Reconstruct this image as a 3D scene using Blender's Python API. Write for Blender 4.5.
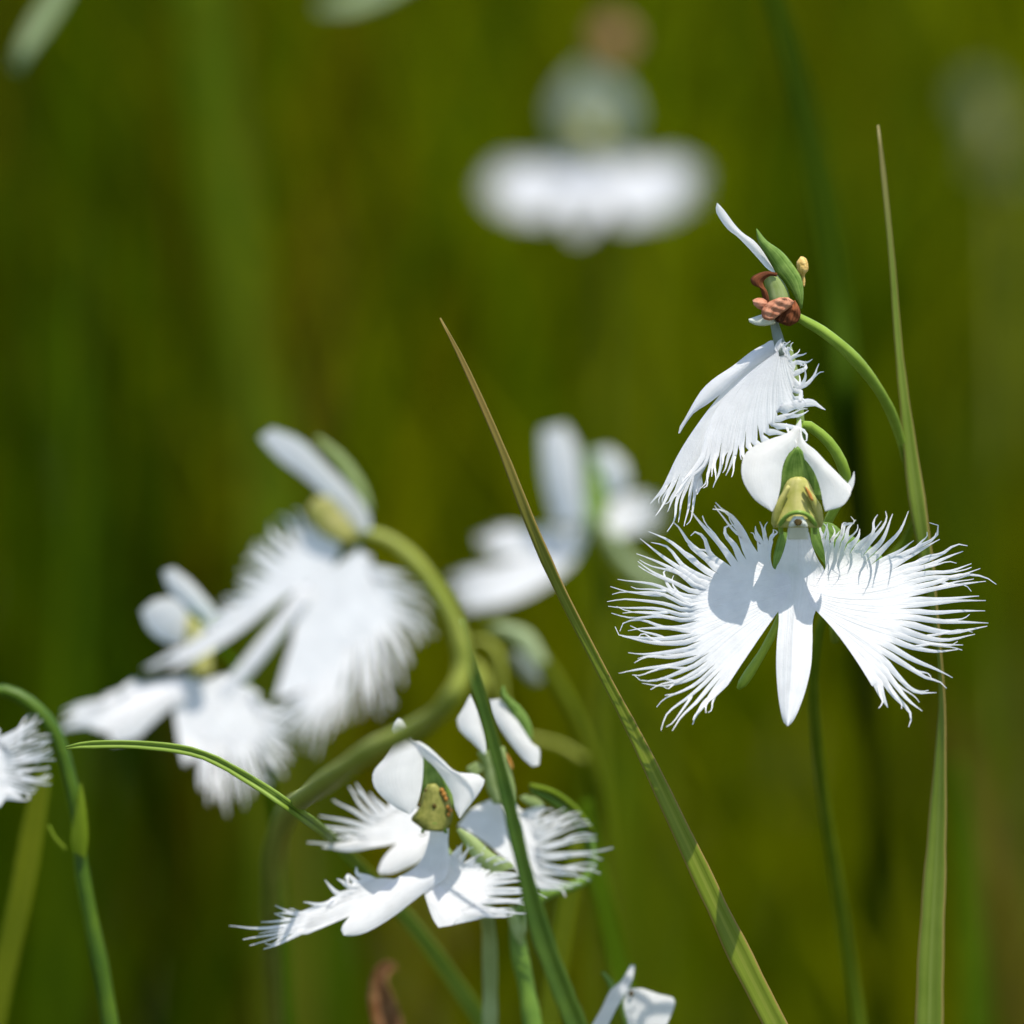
import bpy, bmesh, math, random
import numpy as np
from mathutils import Vector

random.seed(7)
for o in list(bpy.data.objects):
    bpy.data.objects.remove(o)
SC = bpy.context.scene

# ------------------------------------------------------------------ camera
PITCH = math.radians(12.0)
DIST = 0.60                       # metres from lens to the plane in focus
FRAME = 0.083                     # metres the frame spans at that plane
K = FRAME / DIST / 1024.0
C0 = Vector((0, 0, 0.28))
RT = Vector((1, 0, 0))
UP = Vector((0, math.sin(PITCH), math.cos(PITCH)))
FW = Vector((0, math.cos(PITCH), -math.sin(PITCH)))
CAM = C0 - FW * DIST
cd = bpy.data.cameras.new('camera')
cam = bpy.data.objects.new('camera', cd)
SC.collection.objects.link(cam)
cam.location = CAM
cam.rotation_euler = (math.radians(90) - PITCH, 0, 0)
cd.sensor_width = 36
cd.lens = 36 * DIST / FRAME
cd.clip_start = 0.02
cd.clip_end = 200
cd.dof.use_dof = True
cd.dof.focus_distance = DIST
cd.dof.aperture_fstop = cd.lens / 13.5      # a 13.5 mm wide entrance pupil
SC.camera = cam

# ------------------------------------------------------------------ light
sd = (RT * 0.22 + UP * 0.87 - FW * 0.33).normalized()     # towards the sun
SUN_EL = math.asin(sd.z)
SUN_AZ = math.atan2(sd.x, sd.y)
W = bpy.data.worlds.new('World')
SC.world = W
W.use_nodes = True
wn = W.node_tree
bgn = wn.nodes['Background']
sky = wn.nodes.new('ShaderNodeTexSky')
sky.sky_type = 'NISHITA'
sky.sun_disc = False
sky.sun_elevation = SUN_EL
sky.sun_rotation = SUN_AZ
wn.links.new(sky.outputs[0], bgn.inputs[0])
bgn.inputs[1].default_value = 0.15
sl = bpy.data.lights.new('sun', 'SUN')
sl.energy = 3.8
sl.angle = math.radians(0.5)
sl.color = (1.0, 0.96, 0.90)
sun = bpy.data.objects.new('sun', sl)
SC.collection.objects.link(sun)
sun.rotation_euler = (-sd).to_track_quat('-Z', 'Y').to_euler()
sun.location = (0, 0, 3)
SC.view_settings.view_transform = 'Standard'
SC.view_settings.look = 'None'
SC.view_settings.exposure = 0.74
SC.view_settings.gamma = 1.0
SC.render.engine = 'CYCLES'
SC.cycles.use_denoising = True
SC.cycles.max_bounces = 10
SC.cycles.transmission_bounces = 8
SC.cycles.diffuse_bounces = 5
SC.cycles.sample_clamp_indirect = 4.0

# ------------------------------------------------------------------ helpers
def Wp(x, y, z=0.0, D=0.0):
    """point seen at pixel (x, y) for a thing that stands D metres behind the focus plane; z (px) comes towards the lens"""
    s = K * (DIST + D)
    dep = DIST + D - z * s
    return CAM + RT * ((x - 512) * K * dep) + UP * ((512 - y) * K * dep) + FW * dep

def S(D):
    return K * (DIST + D)

def cr(pts, n):
    """Catmull-Rom through points of any dimension, n samples"""
    P = [np.array(p, float) for p in pts]
    if len(P) == 1:
        return [P[0]] * n
    if len(P) == 2:
        return [P[0] + (P[1] - P[0]) * i / (n - 1) for i in range(n)]
    d = [0.0]
    for a, b in zip(P, P[1:]):
        d.append(d[-1] + max(1e-6, float(np.linalg.norm((b - a)[:2]))))
    out = []
    for i in range(n):
        t = d[-1] * i / (n - 1)
        k = 0
        while k < len(P) - 2 and t > d[k + 1]:
            k += 1
        u = (t - d[k]) / (d[k + 1] - d[k])
        p1, p2 = P[k], P[k + 1]
        L = d[k + 1] - d[k]
        m1 = (p2 - P[k - 1]) / (d[k + 1] - d[k - 1]) * L if k > 0 else (p2 - p1)
        m2 = (P[k + 2] - p1) / (d[k + 2] - d[k]) * L if k < len(P) - 2 else (p2 - p1)
        u2, u3 = u * u, u * u * u
        out.append((2 * u3 - 3 * u2 + 1) * p1 + (u3 - 2 * u2 + u) * m1 + (-2 * u3 + 3 * u2) * p2 + (u3 - u2) * m2)
    return out

class MB:
    def __init__(s):
        s.v = []; s.f = []; s.uv = []; s.m = []
    def vert(s, p, uv=(0, 0)):
        s.v.append(tuple(p)); s.uv.append(uv); return len(s.v) - 1
    def face(s, f, m=0):
        s.f.append(tuple(f)); s.m.append(m)
    def grid(s, rows, m=0, close=False):
        for a, b in zip(rows, rows[1:]):
            n = len(a)
            for i in range(n if close else n - 1):
                j = (i + 1) % n
                s.face((a[i], a[j], b[j], b[i]), m)
    def build(s, name, mats, parent=None, thick=0.0):
        if not isinstance(mats, (list, tuple)): mats = [mats]
        org = Vector(parent['_w']) if parent is not None else Vector((0, 0, 0))
        V = np.array(s.v)
        c = Vector(V.mean(axis=0)) if parent is not None else Vector(s.v[-1])
        me = bpy.data.meshes.new(name)
        me.from_pydata([(Vector(p) - c)[:] for p in s.v], [], s.f)
        uvl = me.uv_layers.new(name='UVMap')
        idx = np.zeros(len(me.loops), dtype=np.int32)
        me.loops.foreach_get('vertex_index', idx)
        uvl.data.foreach_set('uv', np.array(s.uv, dtype=np.float32)[idx].ravel())
        for mt in mats: me.materials.append(mt)
        me.polygons.foreach_set('material_index', s.m)
        me.polygons.foreach_set('use_smooth', [True] * len(s.f))
        bm = bmesh.new(); bm.from_mesh(me); bmesh.ops.recalc_face_normals(bm, faces=bm.faces); bm.to_mesh(me); bm.free()
        me.update()
        o = bpy.data.objects.new(name, me)
        SC.collection.objects.link(o)
        o.location = c - org
        o['_w'] = c[:]
        if parent is not None: o.parent = parent
        if thick:
            md = o.modifiers.new('thickness', 'SOLIDIFY'); md.thickness = thick; md.offset = 0
        return o

def tag(o, label, cat, group=None, kind=None):
    if label: o['label'] = label
    if cat: o['category'] = cat
    if group: o['group'] = group
    if kind: o['kind'] = kind
    return o

def thing(name, label, cat, loc, group=None):
    o = bpy.data.objects.new(name, None)
    SC.collection.objects.link(o)
    o.location = loc
    o.empty_display_size = 0.01
    o['_w'] = tuple(loc)
    return tag(o, label, cat, group)

def tube(mb, pts, n=10, m=0, flat=1.0, cap=True):
    """pts: list of (Vector, radius in metres)"""
    rows = []
    N = len(pts)
    jr = random.Random(N + int(pts[0][1] * 1e7)); ph = jr.uniform(0, 6)
    pts = [(p, q * (1 + 0.05 * math.sin(ph + i * 0.9) + jr.uniform(-0.025, 0.025))) for i, (p, q) in enumerate(pts)]
    side = None
    vv = 0.0
    for i, (p, r) in enumerate(pts):
        a = pts[max(0, i - 1)][0]; b = pts[min(N - 1, i + 1)][0]
        t = (b - a).normalized()
        if side is None:
            side = t.cross(FW).normalized()
        side = (side - t * side.dot(t)).normalized()
        up = t.cross(side)
        if i: vv += (p - pts[i - 1][0]).length
        rows.append([mb.vert(p + side * (r * math.cos(q)) + up * (r * flat * math.sin(q)), (k / n, vv / 0.01))
                     for k, q in ((k, 2 * math.pi * k / n) for k in range(n))])
    mb.grid(rows, m, True)
    if cap:
        mb.face(rows[0][::-1], m); mb.face(rows[-1], m)
    return rows

def path(pts, D, n=24, ground=None, rg=None, drift=0.0):
    """pixel path (x, y, z, r) in px -> world tube points; ground=True carries it on down to the soil"""
    s = S(D)
    out = [(Wp(p[0], p[1], p[2], D), p[3] * s) for p in cr(pts, n)]
    if ground:
        a, b = out[-2][0], out[-1][0]
        d = (b - a).normalized()
        p = b.copy(); r = out[-1][1]
        h = p.z
        dx = d.x / max(0.3, -d.z) * 0.35; dy = d.y / max(0.3, -d.z) * 0.35
        for k in range(1, 9):
            t = k / 8
            out.append((Vector((p.x + dx * h * (t - t * t * 0.5), p.y + (dy + drift) * h * (t - t * t * 0.5), p.z * (1 - t) - 0.003 * t)), r * (1 + 0.35 * t)))
    return out

def petal(mb, left, right, zf, D, bulge=0.0, rows=14, cols=9, m=0, tipz=0.0):
    L = cr(left, rows); R = cr(right, rows)
    g = []
    for i in range(rows):
        row = []
        t = i / (rows - 1)
        for j in range(cols):
            u = j / (cols - 1)
            q = L[i] * (1 - u) + R[i] * u
            z = zf(q[0], q[1]) + bulge * (1 - (2 * u - 1) ** 2) * math.sin(math.pi * min(1, max(0, t * 0.9 + 0.05))) + tipz * (1 - t) ** 2
            row.append(mb.vert(Wp(q[0], q[1], z, D), (u, t)))
        g.append(row)
    mb.grid(g, m)

def solid(mb, left, right, zf, D, thick, rows=16, cols=9, m=0):
    """closed lens-section shape between two outlines, thick px deep"""
    L = cr(left, rows); R = cr(right, rows)
    g = []
    for i in range(rows):
        row = []
        for j in range(2 * cols - 2):
            front = j < cols
            u = j / (cols - 1) if front else (2 * cols - 2 - j) / (cols - 1)
            q = L[i] * (1 - u) + R[i] * u
            w = float(np.linalg.norm(R[i] - L[i]))
            th = min(thick, w) * 0.5 * math.sqrt(max(0, 1 - (2 * u - 1) ** 2))
            z = zf(q[0], q[1]) + (th if front else -th)
            row.append(mb.vert(Wp(q[0], q[1], z, D), (u, i / (rows - 1))))
        g.append(row)
    mb.grid(g, m, True)
    mb.face(g[0][::-1], m); mb.face(g[-1], m)

def strand(mb, L, M, Rr, c2, zf, D, hw, rng, curl=14.0, seg=9, wig=1.0, m=0, v0=0.75, tipw=0.45, u=0.5):
    """a fringe hair growing from three vertices (L, M, R) of the lobe's edge along the 2-D curve c2"""
    P = cr(c2, seg + 1)
    ph = rng.uniform(0, 6.28); cz = rng.uniform(-0.4, 1.0) * curl; wa = rng.uniform(0.3, 1.0) * wig
    prev = (L, M, Rr)
    for k in range(1, seg + 1):
        t = k / seg
        a = P[k - 1]; b = P[min(seg, k + 1)]
        d = b[:2] - a[:2]; d = d / (np.linalg.norm(d) + 1e-9)
        nrm = np.array((-d[1], d[0]))
        q = P[k][:2] + nrm * (math.sin(ph + t * 7) - math.sin(ph)) * wa * t
        w = max(tipw * (1.25 - 0.45 * t), hw * (1 - t) ** 0.78)
        if k == seg: w = tipw * 0.5
        z = zf(q[0], q[1]) + cz * t * t
        l = mb.vert(Wp(q[0] - nrm[0] * w, q[1] - nrm[1] * w, z - w * 0.15, D), (u, v0 + (1 - v0) * t))
        c = mb.vert(Wp(q[0], q[1], z + w * 0.12, D), (u, v0 + (1 - v0) * t))
        r = mb.vert(Wp(q[0] + nrm[0] * w, q[1] + nrm[1] * w, z - w * 0.15, D), (u, v0 + (1 - v0) * t))
        mb.face((prev[0], prev[1], c, l), m); mb.face((prev[1], prev[2], r, c), m)
        prev = (l, c, r)
    return P

def lobe(mb, root, teeth, ends, zf, D, rows=9, ridge=0.8, seed=1, curl=14, extra=0.6, mid=None, wig=1.0, m=0, hair=0.6, rp=3.0):
    """a fringed lobe. root: polyline; teeth: list of curves base->tip; ends: the two edge points that close the fan"""
    rng = random.Random(seed)
    n = len(teeth)
    bases = [np.array(t[0][:2], float) for t in teeth]
    val = [np.array(ends[0][:2], float)]
    for a, b in zip(bases, bases[1:]):
        val.append((a + b) / 2)
    val.append(np.array(ends[1][:2], float))
    cols = []
    for i in range(n):
        cols += [val[i], bases[i]]
    cols.append(val[-1])
    nc = len(cols)
    pull = [0.0] * nc
    for i in range(2, nc - 1, 2):
        pull[i] = rng.uniform(0.0, 0.14)
    RR = cr([r[:2] for r in root], nc)
    MM = cr([q[:2] for q in mid], nc) if mid else None
    g = []
    rz = [rng.uniform(-0.5, 0.5) for _ in range(nc)]
    for j in range(rows + 1):
        t = j / rows
        row = []
        for i in range(nc):
            a, b = RR[i], cols[i]
            t = j / rows * (1 - pull[i])
            if MM is None:
                q = a * (1 - t) + b * t
            else:
                c = MM[i] * 2 - (a + b) / 2
                q = a * (1 - t) ** 2 + c * 2 * t * (1 - t) + b * t * t
            z = zf(q[0], q[1]) + ((ridge if i % 2 else -ridge) + rz[i] * ridge) * t ** rp
            row.append(mb.vert(Wp(q[0], q[1], z, D), (i / (nc - 1), t * 0.75)))
        g.append(row)
    mb.grid(g, m)
    e = g[-1]
    for i, tc in enumerate(teeth):
        hw = float(np.linalg.norm(cols[2 * i] - cols[2 * i + 2])) / 2
        hw = min(hw, 6.5)
        # make the strand run counter to the column order if needed
        d = np.array(tc[1][:2], float) - np.array(tc[0][:2], float)
        nrm = np.array((-d[1], d[0]))
        flip = float(np.dot(nrm, cols[2 * i + 2] - cols[2 * i])) < 0
        L, R = (e[2 * i + 2], e[2 * i]) if flip else (e[2 * i], e[2 * i + 2])
        P = strand(mb, L, e[2 * i + 1], R, [q[:2] for q in tc], zf, D, hw, rng, curl, wig=wig, m=m, u=(2 * i + 1) / (nc - 1), tipw=hair)
        if rng.random() < extra:
            k = rng.choice((2, 3, 4))
            p0 = P[k][:2]; d = P[-1][:2] - p0
            Ld = float(np.linalg.norm(d))
            if Ld > 6:
                d = d / Ld; nr = np.array((-d[1], d[0])) * rng.choice((-1, 1))
                ln = Ld * rng.uniform(0.55, 1.0)
                c2 = [p0 - d * 3, p0 + d * ln * 0.4 + nr * rng.uniform(1.5, 3.5), p0 + d * ln * 0.8 + nr * rng.uniform(2, 6), p0 + d * ln + nr * rng.uniform(0, 9)]
                z0 = zf(p0[0], p0[1])
                q0 = c2[0]
                vs = [mb.vert(Wp(q0[0] + nr[0] * w, q0[1] + nr[1] * w, z0 - 1, D), (0.5, 0.8)) for w in (-1.2, 0, 1.2)]
                strand(mb, vs[0], vs[1], vs[2], c2, zf, D, 1.6, rng, curl, seg=7, wig=wig, m=m, tipw=hair)

def fan(edge, tips, n, seed=1, jit=1.0, bend=4.0, lenj=0.18, inset=0.0):
    """n procedural teeth between an edge polyline and a tip polyline"""
    rng = random.Random(seed)
    E = cr(edge, n); T = cr(tips, n)
    out = []
    for a, b in zip(E, T):
        a = a - (b - a) * inset; rng.random()
        b = a + (b - a) * (1 + rng.uniform(-lenj, lenj * 0.6)) + np.array((rng.uniform(-1, 1), rng.uniform(-1, 1))) * jit
        d = b - a; nr = np.array((-d[1], d[0])) / (np.linalg.norm(d) + 1e-9)
        k = rng.uniform(-1, 1) * bend
        out.append([a, a + d * 0.4 + nr * k * 0.5, a + d * 0.8 + nr * k * 0.8, b + nr * rng.uniform(-1, 1) * bend * 0.5])
    return out

def crop(x0, y0, s):
    return lambda L: [tuple([x0 + p[0] / s, y0 + p[1] / s] + list(p[2:])) for p in L]

# ------------------------------------------------------------------ materials
def mat(name):
    m = bpy.data.materials.new(name); m.use_nodes = True
    nt = m.node_tree; nt.nodes.clear()
    out = nt.nodes.new('ShaderNodeOutputMaterial')
    return m, nt, out
def N(nt, t, **kw):
    n = nt.nodes.new(t)
    for k, v in kw.items(): setattr(n, k, v)
    return n

def leafy(name, ca, cb, trans=0.25, rough=0.45, stripes=9.0, scale=900, rib=None, ribw=0.12, bump=0.15, tint=None, cyc=1.0, spec=0.2, edge=None):
    """plant surface: two greens mixed by lengthwise streaks and blotches, partly translucent, fine cell bump"""
    m, nt, out = mat(name)
    L = nt.links.new
    uv = N(nt, 'ShaderNodeUVMap'); uv.uv_map = 'UVMap'
    geo = N(nt, 'ShaderNodeTexCoord')
    mp = N(nt, 'ShaderNodeMapping'); mp.inputs['Scale'].default_value = (stripes, 0.25, 1)
    L(uv.outputs[0], mp.inputs[0])
    n1 = N(nt, 'ShaderNodeTexNoise'); n1.inputs['Scale'].default_value = 1.0; n1.inputs['Detail'].default_value = 3
    L(mp.outputs[0], n1.inputs[0])
    n2 = N(nt, 'ShaderNodeTexNoise'); n2.inputs['Scale'].default_value = scale; n2.inputs['Detail'].default_value = 4
    L(geo.outputs['Object'], n2.inputs[0])
    ad = N(nt, 'ShaderNodeMath', operation='ADD'); L(n1.outputs[0], ad.inputs[0]); L(n2.outputs[0], ad.inputs[1])
    mr = N(nt, 'ShaderNodeMapRange'); mr.inputs[1].default_value = 0.75; mr.inputs[2].default_value = 1.25
    L(ad.outputs[0], mr.inputs[0])
    mx = N(nt, 'ShaderNodeMix', data_type='RGBA'); mx.inputs[6].default_value = (*ca, 1); mx.inputs[7].default_value = (*cb, 1)
    L(mr.outputs[0], mx.inputs[0])
    col = mx.outputs[2]
    if rib or edge:
        sx = N(nt, 'ShaderNodeSeparateXYZ'); L(uv.outputs[0], sx.inputs[0])
        su = N(nt, 'ShaderNodeMath', operation='SUBTRACT'); L(sx.outputs[0], su.inputs[0]); su.inputs[1].default_value = 0.5
        ab = N(nt, 'ShaderNodeMath', operation='ABSOLUTE'); L(su.outputs[0], ab.inputs[0])
        if rib:
            r = N(nt, 'ShaderNodeMapRange'); r.inputs[1].default_value = ribw; r.inputs[2].default_value = ribw * 0.4
            L(ab.outputs[0], r.inputs[0])
            m2 = N(nt, 'ShaderNodeMix', data_type='RGBA'); L(r.outputs[0], m2.inputs[0]); L(col, m2.inputs[6]); m2.inputs[7].default_value = (*rib, 1)
            col = m2.outputs[2]
        if edge:
            r = N(nt, 'ShaderNodeMapRange'); r.inputs[1].default_value = 0.42; r.inputs[2].default_value = 0.48
            L(ab.outputs[0], r.inputs[0])
            m2 = N(nt, 'ShaderNodeMix', data_type='RGBA'); L(r.outputs[0], m2.inputs[0]); L(col, m2.inputs[6]); m2.inputs[7].default_value = (*edge, 1)
            col = m2.outputs[2]
    if tint:       # a second colour towards v = 0 (the tip)
        sx = N(nt, 'ShaderNodeSeparateXYZ'); L(uv.outputs[0], sx.inputs[0])
        r = N(nt, 'ShaderNodeMapRange'); r.inputs[1].default_value = tint[1]; r.inputs[2].default_value = tint[2]
        L(sx.outputs[1], r.inputs[0])
        m2 = N(nt, 'ShaderNodeMix', data_type='RGBA'); L(r.outputs[0], m2.inputs[0]); m2.inputs[6].default_value = (*tint[0], 1); L(col, m2.inputs[7])
        col = m2.outputs[2]
    pb = N(nt, 'ShaderNodeBsdfPrincipled'); L(col, pb.inputs['Base Color'])
    pb.inputs['Roughness'].default_value = rough; pb.inputs['Specular IOR Level'].default_value = spec
    bp = N(nt, 'ShaderNodeBump'); bp.inputs['Strength'].default_value = bump; bp.inputs['Distance'].default_value = 0.0002
    L(ad.outputs[0], bp.inputs['Height']); L(bp.outputs[0], pb.inputs['Normal'])
    if trans > 0:
        tr = N(nt, 'ShaderNodeBsdfTranslucent'); L(col, tr.inputs[0])
        ms = N(nt, 'ShaderNodeMixShader'); ms.inputs[0].default_value = trans
        L(pb.outputs[0], ms.inputs[1]); L(tr.outputs[0], ms.inputs[2]); L(ms.outputs[0], out.inputs[0])
    else:
        L(pb.outputs[0], out.inputs[0])
    return m

def white_petal(name, col, trans=0.62, vein=0.18, veins=26.0):
    m, nt, out = mat(name); L = nt.links.new
    uv = N(nt, 'ShaderNodeUVMap'); uv.uv_map = 'UVMap'
    geo = N(nt, 'ShaderNodeTexCoord')
    mp = N(nt, 'ShaderNodeMapping'); mp.inputs['Scale'].default_value = (veins, 1.2, 1)
    L(uv.outputs[0], mp.inputs[0])
    n1 = N(nt, 'ShaderNodeTexNoise'); n1.inputs['Scale'].default_value = 1.0; n1.inputs['Detail'].default_value = 2
    L(mp.outputs[0], n1.inputs[0])
    vo = N(nt, 'ShaderNodeTexVoronoi'); vo.inputs['Scale'].default_value = 6500     # the papillae that make the petal glisten
    L(geo.outputs['Object'], vo.inputs[0])
    n2 = N(nt, 'ShaderNodeTexNoise'); n2.inputs['Scale'].default_value = 700; n2.inputs['Detail'].default_value = 3
    L(geo.outputs['Object'], n2.inputs[0])
    mr = N(nt, 'ShaderNodeMapRange'); mr.inputs[1].default_value = 0.3; mr.inputs[2].default_value = 0.7
    L(n2.outputs[0], mr.inputs[0])
    mx = N(nt, 'ShaderNodeMix', data_type='RGBA'); mx.inputs[6].default_value = (*[c * 0.89 for c in col], 1); mx.inputs[7].default_value = (*col, 1)
    L(mr.outputs[0], mx.inputs[0])
    b1 = N(nt, 'ShaderNodeBump'); b1.inputs['Strength'].default_value = vein; b1.inputs['Distance'].default_value = 0.0003
    L(n1.outputs[0], b1.inputs['Height'])
    b2 = N(nt, 'ShaderNodeBump'); b2.inputs['Strength'].default_value = 0.25; b2.inputs['Distance'].default_value = 0.00006
    L(vo.outputs[0], b2.inputs['Height']); L(b1.outputs[0], b2.inputs['Normal'])
    pb = N(nt, 'ShaderNodeBsdfPrincipled'); L(mx.outputs[2], pb.inputs['Base Color'])
    pb.inputs['Roughness'].default_value = 0.55; pb.inputs['Specular IOR Level'].default_value = 0.3
    L(b2.outputs[0], pb.inputs['Normal'])
    tr = N(nt, 'ShaderNodeBsdfTranslucent'); L(mx.outputs[2], tr.inputs[0]); L(b1.outputs[0], tr.inputs['Normal'])
    ms = N(nt, 'ShaderNodeMixShader'); ms.inputs[0].default_value = trans
    L(pb.outputs[0], ms.inputs[1]); L(tr.outputs[0], ms.inputs[2]); L(ms.outputs[0], out.inputs[0])
    return m

M_WHITE = white_petal('white_petal', (0.91, 0.89, 0.85))
M_LIP = white_petal('white_fringed_lip', (0.91, 0.89, 0.86), trans=0.45, vein=0.4, veins=40)
M_HOOD = leafy('green_sepal', (0.08, 0.17, 0.015), (0.26, 0.38, 0.08), trans=0.35, stripes=9, bump=0.35)
M_SEPAL = leafy('pale_green_sepal', (0.28, 0.36, 0.10), (0.42, 0.50, 0.22), trans=0.4, stripes=5)
M_COL = leafy('yellow_green_column', (0.36, 0.36, 0.07), (0.56, 0.50, 0.18), trans=0.25, stripes=3, rough=0.5)
M_COLDK = leafy('olive_column', (0.17, 0.18, 0.03), (0.36, 0.34, 0.08), trans=0.2, stripes=3, scale=2500, rough=0.5)
M_COLG = leafy('green_column_rim', (0.14, 0.24, 0.03), (0.24, 0.34, 0.06), trans=0.1, stripes=3, rough=0.35)
M_DARK = leafy('dark_stigma', (0.05, 0.03, 0.005), (0.10, 0.07, 0.01), trans=0, rough=0.25)
M_RUST = leafy('rusty_fleck', (0.38, 0.14, 0.02), (0.48, 0.24, 0.05), trans=0.1)
M_BROWN = leafy('withered_brown', (0.36, 0.13, 0.065), (0.60, 0.29, 0.17), trans=0.1, stripes=4, scale=1600, bump=0.8, rough=0.75, spec=0.1)
M_DKBROWN = leafy('withered_dark', (0.05, 0.015, 0.005), (0.22, 0.07, 0.025), trans=0.1, bump=0.7, rough=0.75, spec=0.1)
M_AMBER = leafy('amber_pollen', (0.55, 0.33, 0.07), (0.75, 0.52, 0.18), trans=0.15, scale=4000, bump=0.6)
M_CLAW = white_petal('claw_white', (0.72, 0.74, 0.62), trans=0.2)
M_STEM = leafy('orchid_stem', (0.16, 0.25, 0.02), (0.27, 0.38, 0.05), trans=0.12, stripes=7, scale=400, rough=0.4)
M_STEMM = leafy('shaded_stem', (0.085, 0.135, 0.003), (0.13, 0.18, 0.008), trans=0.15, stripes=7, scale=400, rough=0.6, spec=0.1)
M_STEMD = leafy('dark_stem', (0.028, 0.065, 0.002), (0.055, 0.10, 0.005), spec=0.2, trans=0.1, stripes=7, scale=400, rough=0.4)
M_STEMY = leafy('yellow_stem', (0.26, 0.29, 0.03), (0.38, 0.40, 0.07), trans=0.12, stripes=7, scale=400, rough=0.45)
M_STEMP = leafy('pale_stem', (0.24, 0.30, 0.09), (0.34, 0.40, 0.15), trans=0.15, stripes=12, scale=300, rough=0.45)
M_BLADE = leafy('grass_blade', (0.15, 0.20, 0.01), (0.20, 0.25, 0.02), trans=0.25, stripes=16, scale=200, rib=(0.24, 0.28, 0.03), ribw=0.10, tint=((0.24, 0.17, 0.035), 0.8, 3.0), edge=(0.30, 0.20, 0.05))
M_BLADE2 = leafy('grass_blade_greyish', (0.12, 0.18, 0.012), (0.19, 0.25, 0.03), trans=0.25, stripes=18, scale=200, rib=(0.20, 0.26, 0.04), ribw=0.07, tint=((0.26, 0.22, 0.07), 0.2, 1.3), edge=(0.30, 0.22, 0.06))
M_THIN = leafy('arching_blade', (0.16, 0.25, 0.02), (0.26, 0.36, 0.05), trans=0.2, stripes=6, scale=200, rib=(0.09, 0.15, 0.01), ribw=0.14)
M_BLUR = leafy('far_blade', (0.05, 0.10, 0.001), (0.08, 0.14, 0.002), trans=0.3, stripes=10, scale=100, spec=0.05, rough=0.7)
M_BLURD = leafy('far_blade_dark', (0.028, 0.055, 0.0002), (0.04, 0.072, 0.0003), trans=0.3, stripes=10, scale=100, spec=0.05, rough=0.7)
M_BROWNB = leafy('far_blade_brown', (0.085, 0.065, 0.006), (0.13, 0.09, 0.01), trans=0.3, stripes=10, scale=100, spec=0.05, rough=0.7)
M_BLURY = leafy('far_blade_yellow', (0.09, 0.12, 0.002), (0.14, 0.165, 0.004), trans=0.3, stripes=10, scale=100, spec=0.1, rough=0.6)
M_PALE = leafy('pale_leaf', (0.30, 0.38, 0.16), (0.42, 0.48, 0.26), trans=0.3, stripes=6, scale=100)
M_DRY = leafy('dry_leaf', (0.25, 0.10, 0.04), (0.42, 0.24, 0.12), trans=0.2, stripes=6, scale=400)
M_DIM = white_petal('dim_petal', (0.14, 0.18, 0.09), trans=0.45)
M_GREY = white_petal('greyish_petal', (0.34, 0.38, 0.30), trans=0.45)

# ------------------------------------------------------------------ ground and meadow
def make_ground():
    m, nt, out = mat('damp_soil'); L = nt.links.new
    tc = N(nt, 'ShaderNodeTexCoord')
    n = N(nt, 'ShaderNodeTexNoise'); n.inputs['Scale'].default_value = 14; n.inputs['Detail'].default_value = 8
    L(tc.outputs['Object'], n.inputs[0])
    rp = N(nt, 'ShaderNodeValToRGB')
    rp.color_ramp.elements[0].position = 0.35; rp.color_ramp.elements[0].color = (0.035, 0.030, 0.008, 1)
    rp.color_ramp.elements[1].position = 0.68; rp.color_ramp.elements[1].color = (0.07, 0.085, 0.012, 1)
    L(n.outputs[0], rp.inputs[0])
    pb = N(nt, 'ShaderNodeBsdfPrincipled'); L(rp.outputs[0], pb.inputs['Base Color']); pb.inputs['Roughness'].default_value = 0.9
    bp = N(nt, 'ShaderNodeBump'); bp.inputs['Strength'].default_value = 0.6; bp.inputs['Distance'].default_value = 0.01
    L(n.outputs[0], bp.inputs['Height']); L(bp.outputs[0], pb.inputs['Normal']); L(pb.outputs[0], out.inputs[0])
    me = bpy.data.meshes.new('ground')
    vs, fs = [], []
    g = [-60, -20, -6, -2, -1, -.5, 0, .5, 1, 1.5, 2, 2.5, 3, 4, 6, 20, 60]
    for y in g:
        for x in g:
            vs.append((x, y, 0.0))
    n_ = len(g)
    for j in range(n_ - 1):
        for i in range(n_ - 1):
            fs.append((j * n_ + i, j * n_ + i + 1, (j + 1) * n_ + i + 1, (j + 1) * n_ + i))
    me.from_pydata(vs, [], fs); me.materials.append(m)
    o = bpy.data.objects.new('ground', me); SC.collection.objects.link(o)
    tag(o, 'dark damp soil under the meadow grass', 'ground', kind='structure')
make_ground()

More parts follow.
